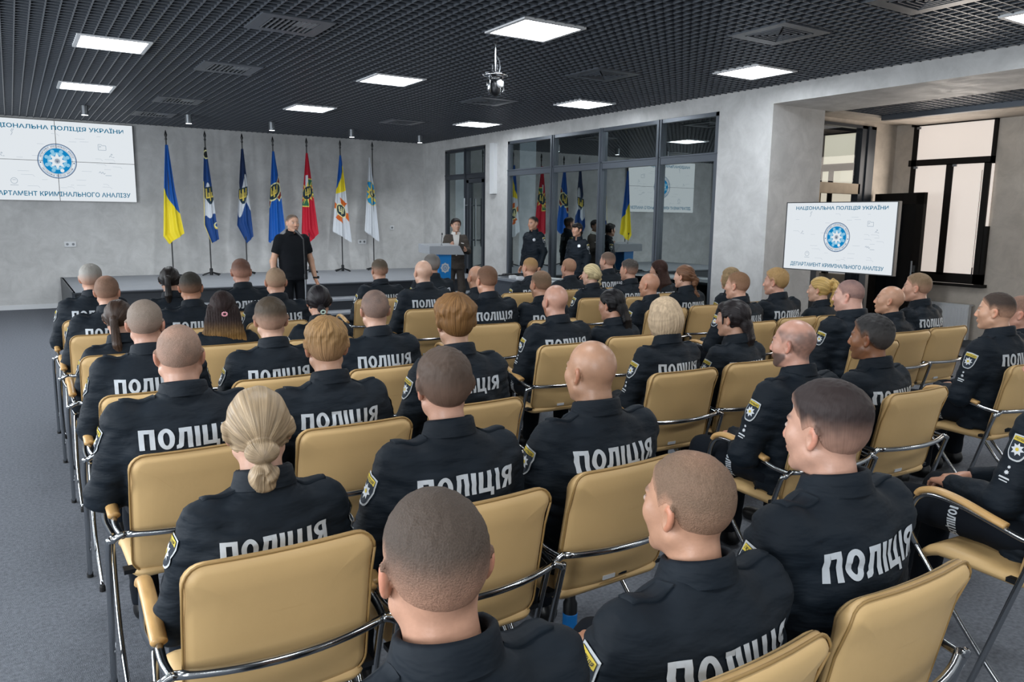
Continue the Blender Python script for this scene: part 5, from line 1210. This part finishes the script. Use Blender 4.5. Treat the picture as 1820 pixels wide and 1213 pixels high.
# name for the chair, label, head x, head top z, chair x, chair back y, options
A = [
('grey-haired man at the front left corner', 'grey-haired man in black police jacket, front row at the left aisle', .48, 1.27, C1, 6.45, dict(hair=sh(fade=.85), hc='#8f8c86')),
('front row woman with black ponytail', 'front row woman with long black ponytail in police jacket', 1.03, 1.24, C2, 6.45, dict(w=.86, hs=.95, hair=H('tail', z0=.035, len=.32), hc='#1b1716')),
('front row man nearest the speaker', 'front row man with short reddish brown crop before the speaker', 1.58, 1.29, C3, 6.45, dict(hair=sh(top=.009, fade=.85), hc='#5c4034', skin='#cf9f8b')),
('man with thinning brown crown', 'man with thinning brown crown behind the grey-haired man at the aisle', .51, 1.24, C1, 5.63, dict(hair=bz(thin=.35, crown=.8, fade=.5), hc='#5e4a3c')),
('man with dark green-black crop', 'man with even dark crop beside the black ponytail, second row', 1.035, 1.25, C2, 5.63, dict(hair=bz(top=.006, fade=.45), hc='#2c2a24', skin='#c08f74')),
('man with fair crop and jug ears', 'man with light brown crop and standing-out ears before the speaker', 1.66, 1.26, C3, 5.73, dict(w=1.05, hair=bz(fade=.55, thin=.2), hc='#84705a')),
('woman with brown ponytail at left', 'woman with smooth brown ponytail, third row at the left aisle', .485, 1.16, C1, 4.78, dict(w=.84, hs=.95, look=-.35, hair=H('tail', z0=.01, len=.33, dx=.03), hc='#3a2c24')),
('woman with golden-tipped long hair', 'woman with long dark hair fading to golden tips and pink clip', 1.075, 1.18, C2, 4.84, dict(w=.86, hs=.96, hair=H('long', tip='#94703f', thick=.012, tie=((.01, -.125, -.02), '#d89aa6')), hc='#2b2221')),
('woman with black low knot', 'woman with sleek black hair in low knot and pale tie', 1.675, 1.20, C3, 4.80, dict(w=.86, hs=.96, hair=H('knot', tie=((.003, -.135, -.055), '#b8c8bc')), hc='#1c191c')),
('man with cropped grey-brown hair', 'man with cropped grey-brown hair seated behind the brown ponytail', .485, 1.26, C1, 3.69, dict(w=1.03, hair=bz(top=.008, fade=.25), hc='#7d7065', skin='#cb9f8a')),
('young man with dark faded cut', 'young man with dark hair and clipped neck beside golden-tipped woman', 1.065, 1.24, C2, 3.73, dict(hair=sh(top=.014, side=.006, fade=.75), hc='#40362b', skin='#d6ad96')),
('man with dusky buzz cut', 'man with dusky grey buzz cut and pale neck, middle of the left block', 1.62, 1.26, C3, 3.72, dict(hair=bz(thin=.35, fade=.35), hc='#544a46', skin='#cfa792', p=dict(beard=.5))),
('broad man with shaved pinkish head', 'broad man with shaved pinkish head and wide white back lettering', .465, 1.27, C1, 2.71, dict(w=1.14, skin='#cda18b', hair=bz(top=.003, side=.002, thin=.5, fade=.35), hc='#77665a', p=dict(fat=.6))),
('man with tousled blond crown', 'man with tousled dark blond hair whorled at the crown', 1.005, 1.25, C2, 2.74, dict(hair=H('wavy', top=.022, side=.007, fade=.25), hc='#8c6c45', skin='#d4a88e')),
('man with wavy brown hair', 'man with thick wavy brown hair combed to the right', 1.61, 1.30, C3, 2.80, dict(w=.98, hair=H('wavy', top=.034, side=.013, fade=.0), hc='#73522f', skin='#d2a88e')),
('blonde woman with twisted bun', 'blonde woman with low twisted bun, second row from the camera', .49, 1.22, C1, 1.78, dict(w=.86, hs=.97, hair=H('bun', thick=.011), hc='#9b866b', skin='#d3aa95')),
('man with dense dark brown hair', 'man with dense dark brown hair beside the blonde bun', 1.03, 1.27, C2, 1.80, dict(hair=sh(top=.015, side=.009, fade=.15, rough=.0014), hc='#4b3d34', skin='#cfa28c')),
('bald man with nape folds', 'fully bald man with folded nape in the middle foreground', 1.61, 1.25, C3, 1.84, dict(w=1.1, skin='#bf957a', hc='#7a6252', look=.12, p=dict(fat=.9, shade=.12), rank=True)),
('clipped head nearest the camera', 'man with clipped brown head nearest the camera, cut by the bottom edge', .48, 1.265, C1, .78, dict(hs=1.02, hair=bz(top=.005, fade=.7), hc='#4b4038', skin='#cd9f86', p=dict(neck=1.05))),
('man with sparse brown crop', 'nearest man with sparse brown crop and yellow-topped shoulder patch', 1.085, 1.20, C2, .87, dict(w=1.05, hair=bz(top=.007, thin=.12, crown=.4, fade=.35), hc='#6b5747', skin='#c79a80', look=.15)),
('man with dark swept hair near the camera', 'nearest man on the right with dark swept hair and shaved temples', 1.555, 1.28, C3, .90, dict(w=1.1, hair=sh(top=.020, side=.005, fade=.65, rough=.0012), hc='#2e2524', skin='#d0a48f', look=.12, p=dict(fat=.3))),
('front row man with faded sides', 'front row man with brown top and faded sides by the lectern side', 3.0, 1.24, 2.9, 6.9, dict(hair=sh(top=.009, fade=.95), hc='#4a4034')),
('silver-dark man before the lectern', 'man with silver-dark hair in front of the blue lectern', 3.62, 1.27, 3.58, 7.0, dict(hair=sh(top=.014, side=.008, fade=.2, grey=.4), hc='#45413e')),
('pale bald man', 'pale bald man seated before the silver-dark man', 3.0, 1.28, 2.97, 5.94, dict(w=1.08, skin='#dab29c', hc='#8a7464', p=dict(shade=.08, fat=.2))),
('bald bearded man half hidden', 'bald man with dark stubble half hidden behind a brown-haired man', 3.54, 1.22, 3.5, 5.94, dict(skin='#cf9f83', hc='#3a322c', p=dict(shade=.15, beard=.7))),
('man with smooth brown crop', 'man with smooth brown crop seated behind the half hidden bald man', 3.01, 1.29, 2.95, 4.87, dict(w=1.04, hair=bz(top=.008, fade=.3), hc='#664a38', skin='#d2a086')),
('man with brown beard', 'man with brown hair and short beard beside the smooth brown crop', 3.51, 1.24, 3.5, 4.87, dict(hair=bz(top=.007, fade=.35, crown=.3), hc='#66523f', skin='#c99a80', p=dict(beard=.6))),
('shaved man with ginger beard', 'shaved man with ginger beard before the foreground bald man', 2.93, 1.23, 2.9, 3.87, dict(w=1.06, skin='#d2a38f', hc='#8b6450', p=dict(shade=.2, beard=.75, beardc=np.array(hexc('#7d4526')), fat=.25), thigh=True, rank=True)),
('woman with glossy black hair', 'woman with glossy black hair turned in profile, head bowed', 3.455, 1.175, 3.5, 3.93, dict(w=.88, hs=.97, look=.30, pitch=-.12, hair=H('low', dx=.06, thick=.012), hc='#0d0c0f', skin='#c99a82')),
('woman with blonde bob', 'woman with straight blonde bob above white back lettering', 2.93, 1.24, 2.9, 2.87, dict(w=.9, hs=.97, hair=H('bob', thick=.014), hc='#b7a186', skin='#d2a88f', rank=True)),
('woman with dark low ponytail and fringe', 'woman with dark low ponytail and fringe beside the blonde bob', 3.475, 1.20, 3.46, 2.87, dict(w=.88, hs=.97, look=.30, hair=H('low', dx=.04, fringe=1, thick=.012), hc='#1f1a1c', skin='#d3a78f')),
('bald man with dark beard in profile', 'bald man with dark beard in profile, shaved grey sides', 2.84, 1.23, 2.9, 1.97, dict(w=1.1, skin='#cf9f8c', hc='#3f3836', look=.25, p=dict(shade=.75, bald=.0, beard=.85), thigh=True, rank=True)),
('tanned man with dark greying hair', 'tanned man with thick dark greying hair and strong nose', 3.43, 1.21, 3.52, 1.98, dict(hair=sh(top=.015, side=.009, fade=.05, grey=.1, rough=.003), hc='#151416', skin='#93664a', look=.25, p=dict(beard=.35))),
('man cut by the right edge', 'man cut by the right edge with clasped hands and large patch', 3.10, 1.26, 3.0, 1.06, dict(hair=sh(top=.01), hc='#4a3b30', thigh=True, rank=True, curl=.9)),
('short-sleeved man by the dark table', 'front row man in short-sleeved police shirt beside the dark table', 4.71, 1.23, 4.46, 6.8, dict(hair=bz(top=.006, fade=.75), hc='#8f7049', skin='#d6a68d', short=True, look=.15)),
('man with sandy thinning crop', 'front row man with sandy thinning crop before the standing woman', 5.28, 1.21, 5.05, 6.86, dict(hair=bz(thin=.45, fade=.5), hc='#8c6b52', skin='#cf9f88', look=.1)),
('front row man beside the glass reflection', 'front row man with brown crop and stubble beside the glazing', 5.86, 1.27, 5.64, 6.88, dict(hair=sh(top=.009, fade=.7), hc='#5d4b40', skin='#d4a892', look=.3, p=dict(beard=.4))),
('woman with blonde braid', 'woman with blonde hair plaited into a braid', 4.94, 1.20, 4.88, 6.03, dict(w=.88, hs=.97, hair=H('braid', thick=.012), hc='#b9a880', skin='#d8b09b')),
('man with tousled dark grey hair', 'man with tousled dark grey top and faded sides, second right row', 5.36, 1.24, 5.38, 5.93, dict(hair=sh(top=.014, fade=.65, rough=.004), hc='#3f3a36', skin='#d2a48d', look=.3)),
('woman with straight dark brown hair', 'woman with straight dark brown hair behind the tanned bald man', 5.91, 1.22, 5.95, 6.07, dict(w=.88, hs=.96, hair=H('long', thick=.012), hc='#35241f')),
('tanned bald man', 'tanned bald man in profile on the right side', 4.79, 1.18, 4.83, 5.0, dict(skin='#c69479', hc='#7a5a48', look=.3, p=dict(shade=.1))),
('woman with long brown curls', 'woman with long curling brown ponytail by the pillar', 5.26, 1.24, 5.40, 5.04, dict(w=.9, hs=.97, look=.3, hair=H('curly', z0=.0, n=10, dx=.07), hc='#6a4a35', skin='#d8ad97')),
('woman with light brown bob', 'woman with light brown bob half hidden by a brown-cropped man', 5.90, 1.20, 5.95, 5.05, dict(w=.88, hs=.97, hair=H('bob', thick=.012), hc='#8d7759', skin='#d8ae98', look=.2)),
('man with cropped brown hair by the pillar', 'man with cropped brown hair in profile before the pillar', 4.82, 1.25, 4.82, 4.02, dict(hair=bz(top=.007, fade=.35), hc='#7a5b43', skin='#d3a58e', look=.3)),
('man with reddish blond hair', 'man with full reddish blond hair left of the television', 5.32, 1.26, 5.38, 4.05, dict(w=1.05, hair=sh(top=.018, side=.011, fade=.0, rough=.003), hc='#9c7d52', skin='#d8a893', look=.35)),
('woman with golden high ponytail', 'woman with curly golden high ponytail below the television', 5.84, 1.18, 5.80, 4.0, dict(w=.88, hs=.97, look=.35, hair=H('high', thick=.012), hc='#c2a163', skin='#ddb39c')),
('heavy man with shaved mauve scalp', 'heavy man with shaved mauve scalp and thick neck', 4.70, 1.27, 4.74, 2.96, dict(w=1.28, hair=bz(top=.003, thin=.5, fade=.6), hc='#54464a', skin='#d4a796', look=.35, p=dict(fat=1.0, neck=1.2), belly=.05)),
('bald man looking up at right', 'bald man looking up beside the heavy man', 5.45, 1.19, 5.42, 3.12, dict(skin='#d0a286', hc='#8a7060', look=.45, pitch=.12, p=dict(shade=.15))),
('man with light brown hair near the window', 'man with light brown hair nearest the window wall', 5.80, 1.27, 5.92, 3.12, dict(hair=sh(top=.010, fade=.55), hc='#77614a', skin='#d5a790', look=.35)),
('large man with dark crop at right', 'large man with dark cropped top and shaved sides, patch on sleeve', 4.75, 1.26, 4.80, 2.05, dict(w=1.15, hair=bz(top=.006, fade=.85), hc='#3b302a', skin='#d6a88c', look=.30, p=dict(fat=.4), thigh=True, rank=True)),
('man at the right edge beyond', 'shaved man cut by the right edge beyond the large man', 5.16, 1.22, 5.36, 2.10, dict(hair=bz(thin=.4), hc='#6b564a', skin='#d9a691', look=.35)),
]
chair_proto = build_chair(); first = True
for i, (cn, lab, hx, tz, cx, yb, kw) in enumerate(A):
    q_ = (yb+.178)/(yb+.16); hx *= q_; tz = HCAM-(HCAM-tz)*q_
    kw = dict(kw); dep = .5352*hx+.8303*(yb+.16)
    if 'look' not in kw: kw['look'] = max(-.35, min(.35, .6*math.atan2(hx-3.0, 9.9-yb)))
    person(hx, yb, lab, topz=tz, chairx=cx, dpt=dep, **kw)
    c = chair_proto if first else copy_tree(chair_proto); first = False
    c.location = (cx, yb, 0); c.rotation_euler = (0, 0, math.radians(((i*37) % 5-2)*.5-(4 if cx > 2 else 0)))
    tag(c, 'cream leather chair with chrome arms, under '+('woman' in cn and 'the ' or 'the ')+cn, 'chair', 'rows of cream conference chairs')
fk = empty('flask', (1.727, 2.237, 0), 0, 'slim dark flask with bright blue band on the carpet between the nearest chairs', 'flask')
FLASK = 1
MB().lathe([(.026, 0), (.028, .01), (.028, .17), (.02, .185), (.02, .22), (.017, .225)], (0, 0, 0), 20).build('body', M['darkplastic'], fk, True)
MB().lathe([(.0285, .05), (.0290, .055), (.0290, .125), (.0285, .13)], (0, 0, 0), 20).build('band', mat('blue_band', '#1583d8', .4), fk, True)
# ------------------------------------------------------------------ standing people
r, q = person(3.02, 9.9, 'man in black polo shirt standing and speaking before the stage', topz=1.665, yaw=PI+.12, pose='stand', w=.96, hair=sh(top=.006, fade=.5, front=.01), hc='#5a4f46', skin='#cfa389',
    jacket='polo', letters=False, patch=False, short=True, straps=False, dpt=9.8, p=dict(fat=.2, front=.012), elbows=[(-.255, -.03, 1.075), (.255, -.03, 1.075)], wrists=[(-.285, .03, .84), (.275, .03, .84)], extra=dict(trouser='polo'), belly=.02)
wt = MB()
V_ = q['Wr'][0]; wt.lathe([(.030, -.011), (.033, 0), (.030, .011)], (0, 0, 0), 14); wt.box((-.045, -.02, -.016), (-.03, .02, .016)); o = wt.build('wristwatch', M['darkplastic'], r); o.location = (V_[0], V_[1], V_[2]+.015)
def badge(q, x, z):
    b = MB(); b.fan([(a, -.5, c) for a, c in star_outline(.030, .019, 8)], (0, -.5, 0), 2, 0); V = np.concatenate(b.v); P = np.stack([V[:, 0]+x, np.full(len(V), .6), V[:, 2]+z], 1)
    O, ok = drape(q['bvh'], P, (0, -1, 0), .004); mk('chest_badge', O, b.f, M['silver'], None, q['jo'])
r, q = person(7.40, 10.85, 'male officer standing in black uniform with star badge before the glass', topz=1.675, yaw=math.radians(108), pose='stand', w=.84, hair=sh(top=.013, fade=.75), hc='#241f1d', skin='#c99b82',
    letters=True, dpt=12.5, rank=True, look=-.1, wrists=[(-.20, .06, .85), (.20, .06, .85)], elbows=[(-.205, -.03, 1.10), (.205, -.03, 1.10)])
badge(q, -.085, 1.30)
r, q = person(7.45, 9.70, 'female officer with dark fringe standing in black uniform before the glass', topz=1.59, yaw=math.radians(112), pose='stand', w=.74, hs=.93, hair=H('knot', fringe=1, thick=.012), hc='#1d1817', skin='#d3a48b',
    letters=True, dpt=12, rank=True, look=-.25, wrists=[(-.17, .07, .81), (.17, .07, .81)], elbows=[(-.18, -.03, 1.05), (.18, -.03, 1.05)])
badge(q, -.075, 1.24)
r, q = person(6.28, 11.52, 'dark-haired woman in taupe blazer standing at the lectern', topz=1.625, yaw=math.radians(155), pose='stand', w=.80, hs=.93, hair=H('wavy', top=.026, side=.016, fade=0), hc='#141113', skin='#d8af98',
    jacket='blazer', letters=False, patch=False, straps=False, dpt=12.9, look=.25, extra=dict(trouser='blazer', shirt=1), elbows=[(-.20, .03, 1.09), (.21, .04, 1.10)], wrists=[(-.15, .26, 1.12), (.12, .27, 1.19)])
b = MB()
for i in range(9):
    for j in range(5): pass
Zs = np.linspace(0, 1, 12); P = []; Fq = []
for k, t in enumerate(Zs):
    hw = lerp(.060, .012, t**1.3)
    for u in np.linspace(-1, 1, 7): P.append((u*hw, .6, lerp(q['z1']-.01, q['z1']-.36, t)))
Fq = [(k*7+j, k*7+j+1, (k+1)*7+j+1, (k+1)*7+j) for k in range(11) for j in range(6)]
O, ok = drape(q['bvh'], P, (0, -1, 0), .005); mk('shirt', O, [f for f in Fq if ok[list(f)].all()], M['shirt'], None, r, True)
P = [(-.13+.055*a, .6, 1.215+.016*c+.01*a) for c in (0, 1) for a in np.linspace(0, 1, 5)]; O, ok = drape(q['bvh'], P, (0, -1, 0), .006)
mk('pocket_square', O, [(j, j+1, j+6, j+5) for j in range(4)], M['shirt'], None, q['jo'])
for s in (-1, 1):     # lapels
    P = []
    for k, t in enumerate(np.linspace(0, 1, 8)):
        hw = lerp(.060, .012, t**1.3); ww = .035*math.sin(PI*min(1, t*.8+.2))+.006
        for u in (0, .5, 1): P.append((s*(hw-.004+u*ww), .6, lerp(q['z1']-.0, q['z1']-.35, t)))
    O, ok = drape(q['bvh'], P, (0, -1, 0), .010); fq = [(k*3+j, k*3+j+1, (k+1)*3+j+1, (k+1)*3+j) for k in range(7) for j in range(2)]
    mk('lapel', O, [f for f in fq if ok[list(f)].all()], M['blazer'], None, q['jo'], True)
